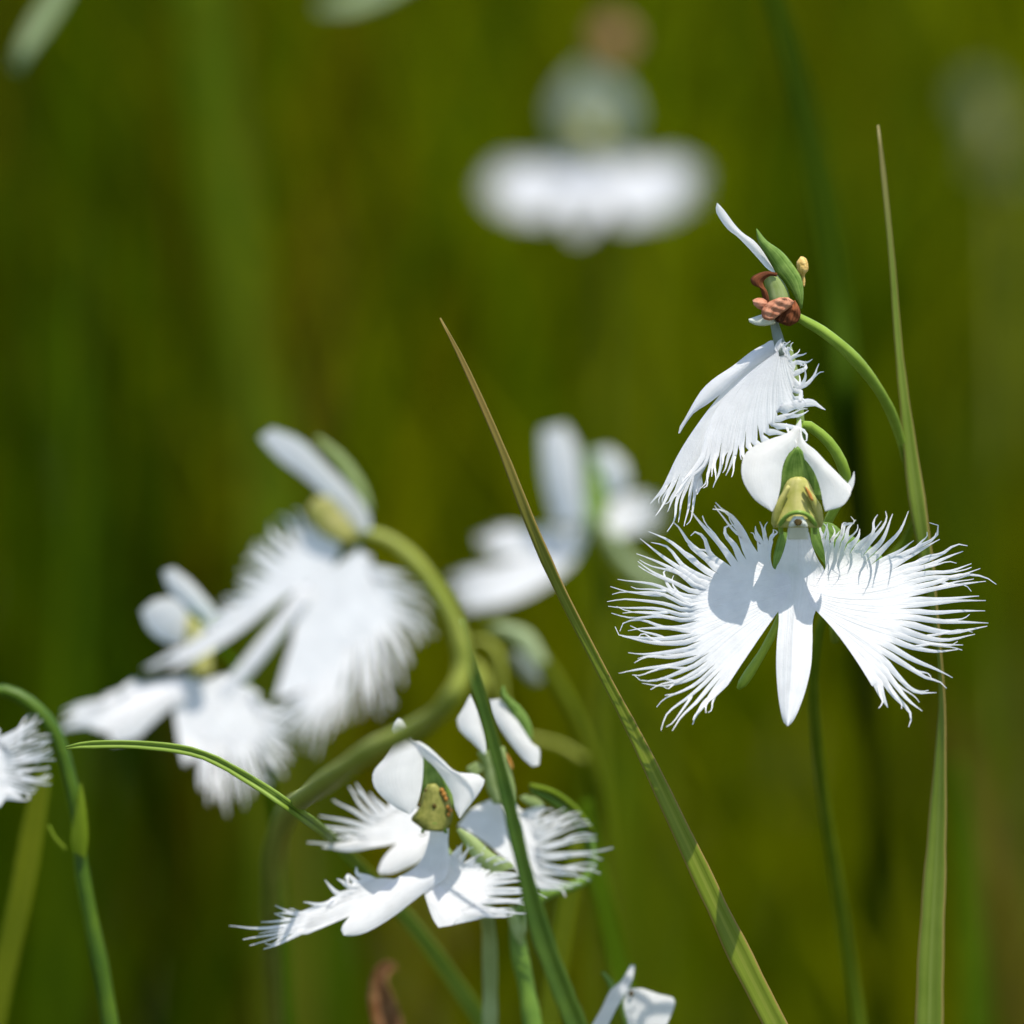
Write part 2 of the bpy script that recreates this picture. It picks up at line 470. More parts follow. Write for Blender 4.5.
def make_meadow():
    m, nt, out = mat('meadow_grass'); L = nt.links.new
    at = N(nt, 'ShaderNodeAttribute', attribute_name='blade_colour')
    tc = N(nt, 'ShaderNodeTexCoord')
    n = N(nt, 'ShaderNodeTexNoise'); n.inputs['Scale'].default_value = 60; n.inputs['Detail'].default_value = 3
    L(tc.outputs['Object'], n.inputs[0])
    mr = N(nt, 'ShaderNodeMapRange'); mr.inputs[3].default_value = 0.8; mr.inputs[4].default_value = 1.2
    L(n.outputs[0], mr.inputs[0])
    vm = N(nt, 'ShaderNodeVectorMath', operation='SCALE'); L(at.outputs['Color'], vm.inputs[0]); L(mr.outputs[0], vm.inputs['Scale'])
    pb = N(nt, 'ShaderNodeBsdfPrincipled'); L(vm.outputs[0], pb.inputs['Base Color']); pb.inputs['Roughness'].default_value = 0.6
    pb.inputs['Specular IOR Level'].default_value = 0.02
    tr = N(nt, 'ShaderNodeBsdfTranslucent'); L(vm.outputs[0], tr.inputs[0])
    ms = N(nt, 'ShaderNodeMixShader'); ms.inputs[0].default_value = 0.4
    L(pb.outputs[0], ms.inputs[1]); L(tr.outputs[0], ms.inputs[2]); L(ms.outputs[0], out.inputs[0])
    rng = np.random.default_rng(11)
    V, F, Cc = [], [], []
    def add(n, xs, ys, hmin, hmax, wmin, wmax, colf):
        SEG = 5
        h = rng.uniform(hmin, hmax, n); w = rng.uniform(wmin, wmax, n)
        az = rng.uniform(0, 2 * np.pi, n); lean = np.abs(rng.normal(0, 0.16, n)); bend = rng.uniform(0.0, 0.35, n)
        tw = rng.uniform(0, 2 * np.pi, n)
        for i in range(n):
            x, y = xs[i], ys[i]
            hh = h[i]
            # the view cone from lens to flowers stays free of grass
            top = CAM.z - (y - CAM.y) * math.tan(PITCH + math.radians(4.6)) - 0.02
            if y < 0.14 and abs(x) < 0.35:
                hh = min(hh, max(0.05, top * rng.uniform(0.7, 1.0)))
            c = colf(x, y)
            b0 = len(V)
            ca, sa = math.cos(az[i]), math.sin(az[i])
            cx, sx = math.cos(tw[i]), math.sin(tw[i])
            for k in range(SEG + 1):
                t = k / SEG
                off = hh * (lean[i] * t + bend[i] * t * t)
                ww = w[i] * 0.5 * (1 - t ** 2.2) + 0.0001
                px, py, pz = x + ca * off, y + sa * off, hh * t * (1 - 0.12 * bend[i] * t)
                V.append((px - cx * ww, py - sx * ww, pz)); V.append((px + cx * ww, py + sx * ww, pz))
                Cc.append(c); Cc.append(c)
            for k in range(SEG):
                a = b0 + 2 * k
                F.append((a, a + 1, a + 3, a + 2))
    pal = np.array([(0.074, 0.128, 0.0001), (0.116, 0.162, 0.0001), (0.176, 0.192, 0.0002), (0.022, 0.050, 0.0001), (0.12, 0.080, 0.0005)])
    def patch(x, y):
        return (math.sin(x * 50 + 0.6 + 0.5 * math.sin(y * 2)) + 0.9 * math.sin(x * 97 + 2.1) + 0.6 * math.sin(x * 23 + y * 2.2)) / 1.9
    def colf(x, y):
        q = patch(x, y) + rng.normal(0, 0.16)
        if rng.random() < 0.10: c = pal[4]
        elif q > 0.35: c = pal[2]
        elif q > 0.0: c = pal[1]
        elif q > -0.4: c = pal[0]
        else: c = pal[3]
        dep = y + 0.6
        a = x / dep
        v = rng.uniform(0.8, 1.2)
        if a < -0.036 and dep > 1.45:                # blades coloured darker and browner towards the far left
            f = min(1.0, (-0.036 - a) / 0.015) * min(1, (dep - 1.45) / 0.5)
            if rng.random() < f * 0.9: c = (0.040, 0.030, 0.001); v *= 0.55
        if a > 0.05 and 1.0 < dep < 2.4 and rng.random() < 0.7: c = pal[2]; v *= 1.15     # fresh yellow-green growth to the right
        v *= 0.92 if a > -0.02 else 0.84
        return (c[0] * v, c[1] * v, c[2] * v, 1)
    n = 15500
    ys = rng.uniform(0.42, 3.8, n); xs = rng.uniform(-1, 1, n) * (0.25 + 0.22 * (ys + 0.6))
    add(n, xs, ys, 0.15, 0.36, 0.002, 0.0042, colf)
    n = 2600                                    # shorter growth round the feet of the orchids
    ys = rng.uniform(-0.45, 0.17, n); xs = rng.uniform(-0.5, 0.5, n)
    add(n, xs, ys, 0.06, 0.17, 0.0015, 0.003, colf)
    n = 2500                                    # wider surroundings
    ys = rng.uniform(-0.5, 4.5, n); xs = rng.uniform(0.5, 1.6, n) * rng.choice((-1, 1), n)
    add(n, xs, ys, 0.15, 0.36, 0.003, 0.006, colf)
    me = bpy.data.meshes.new('meadow_grass'); me.from_pydata(V, [], F)
    a = me.color_attributes.new('blade_colour', 'FLOAT_COLOR', 'POINT')
    a.data.foreach_set('color', np.array(Cc, dtype=np.float32).ravel())
    me.materials.append(m)
    o = bpy.data.objects.new('meadow_grass', me); SC.collection.objects.link(o)
    tag(o, 'soft green meadow grass filling the whole background', 'grass', kind='stuff')
make_meadow()

# ------------------------------------------------------------------ single grass blades
GB = 'separate grass blades among the orchids'
def blade(label, pts, D, m, name='grass_blade', fold=0.35, ground=True, group=GB, n=40, cat='grass blade'):
    """pts (x, y, z, halfwidth px, twist rad), from the tip down"""
    s = S(D)
    P = cr(pts, n)
    wr = random.Random(len(label))
    for q in P: q[3] *= wr.uniform(0.93, 1.05)
    W_ = []
    for i, p in enumerate(P):
        a = P[max(0, i - 1)]; b = P[min(n - 1, i + 1)]
        d = np.array((b[0] - a[0], b[1] - a[1])); d = d / (np.linalg.norm(d) + 1e-9)
        side = RT * (-d[1] * -1) + UP * (d[0] * 1)      # perpendicular, in the picture plane
        W_.append((Wp(p[0], p[1], p[2], D), side.normalized(), p[3] * s, p[4] if len(p) > 4 else 0.0))
    if ground:
        p, sd_, w, tw = W_[-1]; q = W_[-2][0]; d = (p - q).normalized(); h = p.z
        for k in range(1, 8):
            t = k / 7
            dx = d.x / max(0.3, -d.z) * 0.4; dy = d.y / max(0.3, -d.z) * 0.4
            W_.append((Vector((p.x + dx * h * (t - t * t / 2), p.y + dy * h * (t - t * t / 2), h * (1 - t) - 0.003 * t)), sd_, w * (1 - 0.25 * t), tw))
    mb = MB(); rows = []; vv = 0
    for i, (p, sv, w, tw) in enumerate(W_):
        if i: vv += (p - W_[i - 1][0]).length
        sv2 = (sv * math.cos(tw) - FW * math.sin(tw)); nv = (-FW * math.cos(tw) - sv * math.sin(tw))
        row = []
        for k, u in enumerate((-1, -0.5, 0, 0.5, 1)):
            row.append(mb.vert(p + sv2 * (w * u) - nv * (w * fold * (1 - abs(u)) ** 1.0), ((u + 1) / 2, vv / 0.01)))
        rows.append(row)
    mb.grid(rows)
    o = mb.build(name, m, None, thick=0.00012)
    return tag(o, label, cat, group)

blade('long grass blade with a brown dry tip slanting down past the centre of the picture',
      [(440, 318, 0, .8, 0), (462, 360, 0, 2.6, 0), (500, 445, 0, 3.8, .1), (531, 525, 0, 6.0, .4), (560, 590, 0, 6.2, .5), (600, 668, 0, 5.4, .3), (640, 745, 0, 7, 0.1), (690, 850, 0, 9.5, 0), (735, 945, 0, 11.5, 0), (780, 1034, 0, 12.5, 0)], 0.002, M_BLADE, fold=0.22)
blade('tall upright grass blade rising behind the fringed lip of the right-hand orchid flower',
      [(878, 125, 0, 0.9, 0), (883, 170, 0, 2.2, 0), (892, 260, 0, 2.8, 0), (899, 350, 0, 3.6, 0), (908, 430, 0, 5.8, 0), (917, 500, 0, 8.2, 0.2), (928, 570, 0, 7, 0.6), (938, 640, 0, 3.6, 1.1), (942, 700, 0, 4.4, 1.0), (940, 760, 0, 7, 0.7), (936, 850, 0, 10.5, .4), (931, 950, 0, 13, 0.2), (929, 1034, 0, 14, 0.1)], 0.012, M_BLADE2, fold=0.25)
blade('thin arching grass blade bowed from the left curved stem down behind the middle flower',
      [(66, 748, 0, 1.5, 0), (85, 745, 0, 3.4, 0), (140, 745, 0, 4.2, 0), (200, 754, 0, 4.4, 0), (255, 783, 0, 5, 0), (300, 814, 0, 5.5, 0), (322, 830, -90, 5.5, 0), (343, 849, -330, 5.8, 0), (385, 893, -480, 6.5, 0), (430, 947, -540, 7.5, 0), (490, 1034, -600, 8, 0)], 0.004, M_THIN, fold=0.55)
blade('dark green blade crossing in front of the two middle orchid flowers',
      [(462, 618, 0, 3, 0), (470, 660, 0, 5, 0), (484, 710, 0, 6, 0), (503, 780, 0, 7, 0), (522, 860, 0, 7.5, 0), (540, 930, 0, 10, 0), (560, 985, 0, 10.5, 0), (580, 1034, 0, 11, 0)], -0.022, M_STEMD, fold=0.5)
blade('dim dark blade leaning in from the top edge above the withered flower',
      [(768, -30, 0, 9, 0), (795, 70, 0, 11, 0), (818, 170, 0, 12, 0), (838, 300, 0, 13, 0), (850, 430, 0, 13, 0), (862, 600, -500, 12, 0), (880, 1000, -1200, 10, 0)], 0.10, M_BLURD)
blade('blurred deep green blade leaning through the upper left of the picture',
      [(196, -30, 0, 14, 0), (215, 120, 0, 18, 0), (240, 260, 0, 22, 0), (262, 380, 0, 22, 0), (300, 620, 0, 20, 0), (330, 1000, 0, 20, 0)], 0.45, M_BLUR)
blade('olive blade slanting to the left edge below the fringed flower there',
      [(44, 775, 0, 6, 0), (36, 810, 0, 10, 0), (22, 890, 0, 12, 0), (5, 970, 0, 11, 0), (-8, 1034, 0, 11, 0)], 0.045, M_BLURY)
blade('blurred blade behind the right end of the middle flowers leaning to the lower right',
      [(586, 800, 0, 5, 0), (594, 860, 0, 9, 0), (606, 910, 0, 10, 0), (622, 975, 0, 10, 0), (640, 1034, 0, 10, 0)], 0.065, M_BLUR)
blade('yellowish blurred blade leaning left below the right end of the middle flowers',
      [(576, 840, 0, 5, 0), (570, 890, 0, 9, 0), (560, 950, 0, 10, 0), (548, 1034, 0, 11, 0)], 0.055, M_BLURY)
blade('faint upright blade behind the broad blade near the lower right corner',
      [(958, 760, 0, 5, 0), (966, 830, 0, 9, 0), (972, 920, 0, 12, 0), (975, 1034, 0, 12, 0)], 0.16, M_BLUR)
blade('faint brown dry blade leaning towards the lower right corner',
      [(950, 700, 0, 5, 0), (975, 800, 0, 12, 0), (1000, 900, 0, 14, 0), (1030, 1034, 0, 15, 0)], 0.34, M_BROWNB)
blade('pale blurred leaf tip hanging into the top left corner',
      [(14, 70, 0, 5, 0), (28, 42, 0, 9, 0), (46, 14, 0, 11, 0), (66, -20, 0, 10, 0), (72, -90, 0, 10, 0), (10, -170, 0, 10, 0), (-120, -150, 0, 10, 0), (-230, 50, 0, 11, 0), (-280, 400, 0, 11, 0)], 0.14, M_PALE, name='leaf', cat='leaf', group=None)
blade('pale blurred leaf tip at the top edge left of centre',
      [(316, 8, 0, 5, 0), (342, 6, 0, 10, 0), (375, -6, 0, 11, 0), (410, -22, 0, 9, 0), (430, -90, 0, 10, 0), (340, -190, 0, 10, 0), (100, -230, 0, 11, 0), (-180, -120, 0, 11, 0), (-330, 300, 0, 12, 0)], 0.17, M_PALE, name='leaf', cat='leaf', group=None)
blade('curled brown dry leaf at the bottom edge under the middle flowers',
      [(396, 967, 0, 3, 0), (386, 968, 0, 6, 0.2), (379, 980, 0, 9, 0.5), (381, 1000, 0, 13, 0.3), (387, 1020, 0, 14, 0), (390, 1040, 0, 13, 0)], 0.05, leafy('dead_leaf', (0.14, 0.05, 0.015), (0.30, 0.16, 0.07), trans=0.2, stripes=6, scale=900, rough=0.8, spec=0.05), name='dry_leaf', cat='dry leaf', group=None, fold=0.8)

# soft far stems, crossing each other behind everything
_r = random.Random(31)
for k in range(14):
    Dk = _r.uniform(0.35, 0.8)
    x0 = _r.uniform(-40, 1060); tilt = _r.uniform(-130, 130); y0 = _r.uniform(-200, 420)
    w = _r.uniform(9, 17) / (1 + Dk)
    blade('faint out-of-focus grass stem dissolving into the green far behind the orchids',
          [(x0, y0, 0, 2, 0), (x0 + tilt * 0.25, y0 + 220, 0, w * 0.7, 0), (x0 + tilt * 0.6, y0 + 520, 0, w, 0), (x0 + tilt, max(1040, y0 + 800), 0, w, 0)],
          Dk, (M_BLUR, M_BLURY, M_BLURD, M_BLURY, M_BROWNB)[k % 5], group='faint far grass stems')

# ------------------------------------------------------------------ orchids
GO = 'white fringed orchids in the meadow'
def plant(label, base):
    return thing('orchid_plant', label, 'orchid', base, GO)

def stem_obj(par, pts, D, m=M_STEM, name='stem', ground=True, n=26, label=None, drift=0.0):
    mb = MB(); tube(mb, path(pts, D, n, ground, drift=drift), 10)
    o = mb.build(name, m, par)
    if label: o['label'] = label
    return o
def foot(pts, D):
    p = path(pts, D, 26, True)[-1][0]
    return (p.x, p.y, 0.0)

# ======== right-hand plant: the sharp flower and the withered one above it
D0 = 0.0
c4 = crop(740, 400, 3.0115)
c8 = crop(600, 500, 4.265)
c3 = crop(640, 400, 4.6545)
c2 = crop(640, 190, 4.6545)
stem_main = [(903, 445, -150, 4), (912, 490, -200, 4.5), (914, 525, -240, 4.5), (890, 560, -260, 4.5), (845, 585, -270, 4.5), (823, 615, -280, 4.5), (813, 680, -330, 5), (820, 770, -480, 6), (836, 880, -600, 6.5), (852, 980, -680, 7), (860, 1034, -700, 7)]
P1 = plant('sharpest orchid, right, a wide fringed white flower below a withered one', foot(stem_main, D0))
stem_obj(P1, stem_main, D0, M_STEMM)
stem_obj(P1, [(792, 313, 4, 3.6), (803, 320, 0, 4.6), (822, 331, -4, 5.4), (848, 352, -16, 6), (872, 380, -50, 6), (890, 410, -100, 5.2), (900, 438, -145, 4.4), (907, 465, -175, 3.6), (911, 485, -195, 2.5)], D0, M_STEM, 'pedicel', ground=False)
stem_obj(P1, [(797, 470, 12, 4), (800, 424, 2, 4.5), (818, 432, -8, 5.5), (836, 452, -16, 6), (846, 480, -30, 5.5), (838, 503, -44, 5), (826, 528, -60, 4.5), (830, 580, -120, 4), (835, 640, -215, 4)], D0, M_STEM, 'pedicel', ground=False)

zf0 = lambda x, y: 0.42 * (y - 560) * (1 if y > 560 else 0.55) + 6 - 0.0011 * (x - 797) ** 2 * 0.6
# column (throat) is the flower's own mesh
mb = MB()
zc = lambda x, y: 50 - 0.30 * abs(x - 798) + 0.25 * (y - 500)
solid(mb, c4([(166, 231), (146, 239), (132, 262), (122, 292), (108, 325), (96, 352), (94, 372), (100, 384)]),
      c4([(184, 231), (202, 238), (216, 262), (228, 292), (240, 318), (250, 345), (251, 368), (246, 384)]), zc, D0, 16, rows=14, cols=11)
# cream side ridges of the anther hood
tube(mb, [(Wp(x, y, z, D0), r * S(D0)) for x, y, z, r in cr([(*c4([(196, 258)])[0], 58, 2), (*c4([(214, 290)])[0], 57, 3.4), (*c4([(234, 330)])[0], 54, 4.4), (*c4([(240, 372)])[0], 52, 3.2), (*c4([(237, 384)])[0], 51, 1.2)], 12)], 8, 0)
tube(mb, [(Wp(x, y, z, D0), r * S(D0)) for x, y, z, r in cr([(*c4([(148, 258)])[0], 58, 2), (*c4([(128, 295)])[0], 57, 3.2), (*c4([(112, 335)])[0], 54, 4.2), (*c4([(104, 372)])[0], 52, 3.2), (*c4([(106, 384)])[0], 51, 1.2)], 12)], 8, 0)
# green arch and stigma
tube(mb, [(Wp(x, y, z, D0), r * S(D0)) for x, y, z, r in cr([(*c4([(124, 402)])[0], 50, 2.2), (*c4([(124, 372)])[0], 56, 2.6), (*c4([(146, 346)])[0], 64, 2.3), (*c4([(175, 338)])[0], 67, 2.2), (*c4([(202, 346)])[0], 64, 2.3), (*c4([(224, 372)])[0], 56, 2.6), (*c4([(226, 402)])[0], 50, 2.2)], 22)], 8, 1)
solid(mb, c4([(160, 350), (148, 372), (143, 395), (144, 420)]), c4([(190, 350), (202, 372), (206, 395), (206, 420)]), lambda x, y: 63 - 0.9 * max(0, y - 524), D0, 6, m=2)
solid(mb, c4([(170, 358), (162, 366), (168, 378)]), c4([(180, 358), (188, 366), (182, 378)]), lambda x, y: 66.5, D0, 3, m=3, rows=8)
solid(mb, c4([(196, 262), (200, 275), (206, 290), (214, 302)]), c4([(198, 260), (208, 272), (216, 285), (222, 304)]), lambda x, y: 62, D0, 3, m=4, rows=8)
FA = mb.build('flower', [M_COL, M_COLG, M_CLAW, M_DARK, M_RUST], P1)
FA['label'] = 'open white flower with fringed lobes spread like wings'

# lip: middle lobe with claw, and the two fringed side lobes, one continuous petal
mb = MB()
zl = lambda x, y: zf0(x, y) + 3 + 34 * max(0.0, 1 - (y - 520) / 45.0) ** 2 * (1 if y < 565 else 0)
zmid = lambda x, y: zf0(x, y) + 2.5 + (54 * max(0.0, (575 - y) / 45.0) ** 1.6 if y < 575 else 0)
ML = c4([(144, 398), (136, 440), (121, 482), (106, 512), (104, 560), (112, 610), (117, 660), (111, 730), (109, 800), (114, 880), (124, 945), (134, 976), (142, 982)])
MR = c4([(208, 398), (218, 440), (236, 482), (254, 512), (258, 560), (238, 610), (220, 660), (218, 730), (214, 800), (200, 865), (178, 930), (158, 970), (146, 982)])
Lc = cr(ML, 40); Rc = cr(MR, 40); g = []
for i in range(40):
    row = []
    for j in range(13):
        u = j / 12
        q = Lc[i] * (1 - u) + Rc[i] * u
        z = zmid(q[0], q[1]) + (3.2 * math.exp(-((u - 0.5) / 0.13) ** 2) if i < 26 else 3.2 * math.exp(-((u - 0.5) / 0.13) ** 2) * (40 - i) / 14) + (5.0 * math.sin(math.pi * u) * min(1, max(0, (i - 16) / 10)))
        row.append(mb.vert(Wp(q[0], q[1], z, D0), (u * 0.3, i / 39 * 0.7)))
    g.append(row)
mb.grid(g)
TL = [c8(t) for t in [
    [(728, 175), (732, 150), (742, 125)], [(712, 190), (700, 150), (690, 115), (682, 92)], [(690, 205), (672, 150), (660, 112)],
    [(650, 225), (625, 175), (600, 120), (560, 62), (520, 42), (480, 42)], [(628, 235), (600, 160), (570, 90), (540, 55), (490, 12)],
    [(600, 255), (575, 200), (535, 150), (535, 115), (575, 105)], [(575, 275), (520, 200), (440, 115), (388, 45)], 
    [(545, 295), (470, 230), (440, 160), (400, 135), (385, 150)], [(515, 310), (440, 240), (380, 185), (340, 120), (308, 95)],
    [(485, 325), (400, 260), (300, 180), (208, 132)], [(465, 345), (360, 285), (290, 200), (218, 182)], [(445, 365), (340, 290), (250, 225), (170, 165)],
    [(425, 385), (330, 305), (250, 262), (155, 230)], [(410, 400), (320, 355), (230, 310), (160, 262)], [(395, 420), (300, 380), (270, 310), (282, 290), (310, 300)],
    [(385, 440), (260, 375), (170, 352), (75, 340)], [(380, 460), (260, 400), (130, 395), (45, 368)],
    [(378, 480), (270, 440), (120, 420), (30, 435)], [(378, 500), (260, 470), (130, 462), (35, 455)], [(380, 520), (270, 500), (150, 505), (48, 485)],
    [(380, 540), (270, 545), (170, 515), (100, 525), (85, 560)], [(382, 560), (280, 545), (180, 545), (120, 560)], [(388, 580), (270, 590), (170, 585), (80, 575), (65, 540)],
    [(395, 605), (300, 610), (200, 605), (95, 580)], [(402, 632), (300, 650), (200, 655), (120, 655)], [(410, 652), (300, 668), (200, 670), (145, 692)],
    [(425, 672), (330, 700), (190, 715), (80, 740)], [(435, 695), (330, 735), (240, 765), (175, 770), (145, 745)], [(445, 712), (350, 760), (260, 785), (215, 808)],
    [(452, 728), (370, 770), (270, 790), (178, 783)], [(460, 745), (380, 805), (275, 845), (245, 885)], [(472, 758), (380, 840), (285, 915), (260, 982)],
    [(488, 770), (410, 865), (345, 925), (310, 985)], [(508, 782), (450, 860), (410, 915), (396, 958)], [(528, 788), (480, 840), (455, 870), (450, 908)]]]
lobe(mb, c8([(742, 297), (775, 304), (808, 330), (812, 375), (790, 425), (765, 468)]), TL, (c8([(738, 180)])[0], c8([(545, 790)])[0]), zl, D0,
     rows=14, ridge=0.4, seed=3, curl=16, extra=0.75, mid=c8([(728, 245), (700, 275), (640, 330), (600, 430), (600, 540), (650, 632)]), wig=1.4, hair=0.62)
TR = [c4(t) for t in [
    [(252, 425), (247, 405), (243, 385), (250, 370)], [(262, 430), (263, 400), (262, 372)], [(275, 432), (280, 415), (292, 405), (300, 395)],
    [(290, 435), (310, 400), (315, 375), (345, 368), (335, 350)], [(305, 440), (320, 420), (325, 385), (350, 362)], [(325, 446), (345, 425), (358, 405), (360, 388)],
    [(345, 452), (370, 428), (400, 400), (402, 365), (415, 345)], [(365, 460), (400, 415), (430, 380), (442, 355), (438, 335)], [(380, 470), (420, 430), (445, 385), (458, 342)],
    [(396, 484), (440, 440), (480, 395), (508, 335)], [(412, 494), (450, 470), (490, 450), (522, 422)], [(430, 500), (480, 470), (545, 435), (590, 410), (597, 378), (570, 370)],
    [(450, 506), (500, 475), (550, 445), (602, 420)], [(470, 512), (540, 490), (610, 460), (650, 435), (685, 440)], [(490, 520), (560, 500), (620, 475), (672, 455)],
    [(505, 532), (570, 520), (630, 515), (697, 493)], [(515, 548), (580, 535), (650, 530), (724, 508)], [(520, 565), (590, 550), (660, 530), (735, 533), (772, 555)],
    [(522, 582), (600, 565), (670, 555), (740, 545)], [(520, 600), (580, 600), (650, 595), (720, 590)], [(520, 618), (590, 612), (670, 602), (740, 606)],
    [(515, 634), (580, 640), (660, 637), (738, 634)], [(508, 652), (590, 665), (670, 668), (748, 672)], [(495, 670), (570, 690), (640, 698), (700, 690), (745, 680)],
    [(480, 688), (550, 712), (620, 720), (708, 706)], [(468, 704), (530, 725), (600, 735), (672, 738)], [(455, 720), (520, 745), (590, 760), (655, 750)],
    [(445, 738), (510, 775), (580, 805), (640, 836)], [(436, 758), (500, 800), (560, 838), (600, 848), (622, 868)], [(430, 778), (480, 835), (530, 880), (592, 880)],
    [(424, 800), (470, 860), (505, 900), (548, 938)], [(418, 822), (460, 880), (510, 935), (515, 965), (508, 985)], [(412, 846), (430, 890), (437, 910), (446, 926)]]]
lobe(mb, c4([(257, 508), (238, 528), (212, 555), (204, 585), (212, 612), (228, 634)]), TR, (c4([(250, 438)])[0], c4([(398, 862)])[0]), zl, D0,
     rows=14, ridge=0.4, seed=5, curl=16, extra=0.7, mid=c4([(256, 472), (280, 492), (330, 530), (350, 590), (340, 650), (310, 728)]), wig=1.1, hair=0.62)
lip = mb.build('lip', M_LIP, FA)

# two white petals of the hood
mb = MB()
zp = lambda x, y: 46 + 0.5 * (y - 470) + 0.38 * abs(x - 797)
petal(mb, c4([(182, 56), (163, 82), (140, 100), (95, 116), (40, 140), (12, 168), (4, 205), (8, 240), (26, 275), (50, 305), (75, 322), (96, 336)]),
      c4([(184, 58), (180, 95), (175, 120), (160, 148), (142, 168), (132, 190), (126, 215), (124, 240), (122, 262), (116, 290), (108, 315), (97, 337)]), zp, D0, bulge=9, rows=22, cols=11)
mb.build('petal', M_WHITE, FA)
mb = MB()
petal(mb, c4([(182, 56), (178, 95), (170, 120), (166, 148), (185, 168), (205, 190), (222, 215), (235, 245), (243, 272), (248, 300), (252, 320), (256, 334)]),
      c4([(184, 58), (186, 85), (188, 110), (198, 128), (226, 150), (260, 186), (294, 220), (313, 240), (326, 253), (334, 266), (332, 286), (308, 318), (258, 335)]), zp, D0, bulge=6, rows=80, cols=11)
petal(mb, c4([(343, 214), (336, 234), (325, 250), (318, 262)]), c4([(344, 215), (346, 232), (342, 258), (330, 286)]), zp, D0, bulge=0, rows=10, cols=5)
mb.build('petal', M_WHITE, FA)
mb = MB()
solid(mb, c4([(172, 140), (142, 165), (116, 200), (100, 245), (104, 300)]), c4([(176, 140), (206, 172), (236, 210), (256, 255), (252, 300)]), lambda x, y: 38 - 0.2 * (y - 470), D0, 8, rows=12)
mb.build('dorsal_sepal', M_HOOD, FA)
mb = MB()
petal(mb, c4([(122, 395), (110, 430), (100, 475), (99, 512)]), c4([(146, 400), (145, 435), (130, 485), (103, 514)]), lambda x, y: 2, D0, bulge=3)
mb.build('lateral_sepal', M_HOOD, FA)
mb = MB()
petal(mb, c4([(212, 372), (216, 430), (236, 470), (262, 500), (330, 520), (400, 500)]), c4([(240, 366), (280, 372), (312, 398), (360, 420), (420, 460), (438, 490)]), lambda x, y: -6 - 0.1 * (x - 800), D0, bulge=3)
mb.build('lateral_sepal', M_HOOD, FA)
mb = MB()
tube(mb, path([(792, 560, 8, 4), (788, 590, -6, 4), (778, 622, -18, 4), (765, 648, -26, 4.3), (750, 672, -32, 5), (742, 684, -34, 4.6), (738, 689, -35, 2)], D0, 22), 10)
mb.build('spur', M_STEM, FA)

# ======== the withered flower on the upper pedicel
mb = MB()
solid(mb, c2([(575, 395), (580, 440), (590, 480), (600, 520), (640, 560)]), c2([(640, 395), (670, 430), (690, 470), (700, 520), (700, 560)]), lambda x, y: 4, D0, 14, m=0)
solid(mb, c2([(648, 500), (598, 522), (566, 560), (572, 596), (600, 608)]), c2([(690, 500), (716, 520), (700, 545), (660, 575), (618, 606)]), lambda x, y: 20 + 0.9 * math.sin(x * 0.4 + y * 0.35) + 0.7 * math.sin(x * 0.31 - y * 0.9), D0, 12, m=1, rows=22, cols=13)
solid(mb, c2([(700, 520), (672, 550), (640, 580), (628, 606), (680, 632)]), c2([(722, 512), (742, 548), (748, 578), (738, 610), (700, 634)]), lambda x, y: 11 + 0.9 * math.sin(x * 0.45 - y * 0.5) + 1.2 * math.sin(x * 0.9 + y * 0.33), D0, 18, m=2, rows=22, cols=13)
petal(mb, c2([(640, 386), (588, 378), (540, 392), (514, 414), (524, 442), (556, 456), (568, 492), (578, 528)]), c2([(636, 404), (606, 400), (584, 414), (574, 432), (580, 452), (592, 470), (600, 500), (604, 524)]), lambda x, y: 12, D0, bulge=5, m=2, rows=24)
petal(mb, c2([(524, 512), (548, 502), (590, 505)]), c2([(528, 534), (556, 556), (600, 566)]), lambda x, y: 13, D0, bulge=4, m=1)
solid(mb, c2([(505, 600), (540, 588), (580, 575), (615, 570)]), c2([(508, 615), (540, 630), (585, 632), (625, 625)]), lambda x, y: 8, D0, 6, m=3)
tube(mb, path([(772, 314, 0, 3), (776, 330, 2, 4.5), (780, 345, 6, 6), (783, 356, 8, 6)], D0, 8), 8, 4)
FB = mb.build('flower', [M_SEPAL, M_BROWN, M_DKBROWN, M_CLAW, M_GREY], P1)
FB['label'] = 'withered side-on flower with brown shrivelled throat and drooping lip'
mb = MB()
petal(mb, c2([(358, 60), (352, 95), (375, 140), (410, 185), (450, 215), (500, 265), (550, 320), (590, 365), (622, 386)]),
      c2([(360, 60), (385, 85), (415, 125), (445, 165), (480, 200), (530, 235), (565, 275), (600, 330), (630, 382)]), lambda x, y: -8 + 0.1 * (x - 740), D0, bulge=4, rows=20)
mb.build('petal', M_WHITE, FB)
mb = MB()
solid(mb, c2([(540, 180), (548, 235), (590, 305), (635, 380), (690, 450), (730, 520), (745, 555)]), c2([(545, 180), (590, 235), (660, 285), (715, 350), (752, 410), (762, 480), (755, 552)]), lambda x, y: 6, D0, 10, rows=20)
o = mb.build('dorsal_sepal', M_HOOD, FB)
mb = MB()
tube(mb, path([(*c2([(738, 322)])[0], -2, 3.5), (*c2([(749, 332)])[0], -2, 5.6), (*c2([(757, 355)])[0], -2, 6.2), (*c2([(757, 378)])[0], -2, 4.8), (*c2([(758, 396)])[0], -2, 2.2), (*c2([(762, 418)])[0], -2, 1.6), (*c2([(760, 450)])[0], -2, 1.6)], D0, 18), 10)
mb.build('pollen_sac', M_AMBER, FB)
mb = MB()
zw = lambda x, y: 8 - 0.16 * (780 - x) + 0.16 * (y - 340)
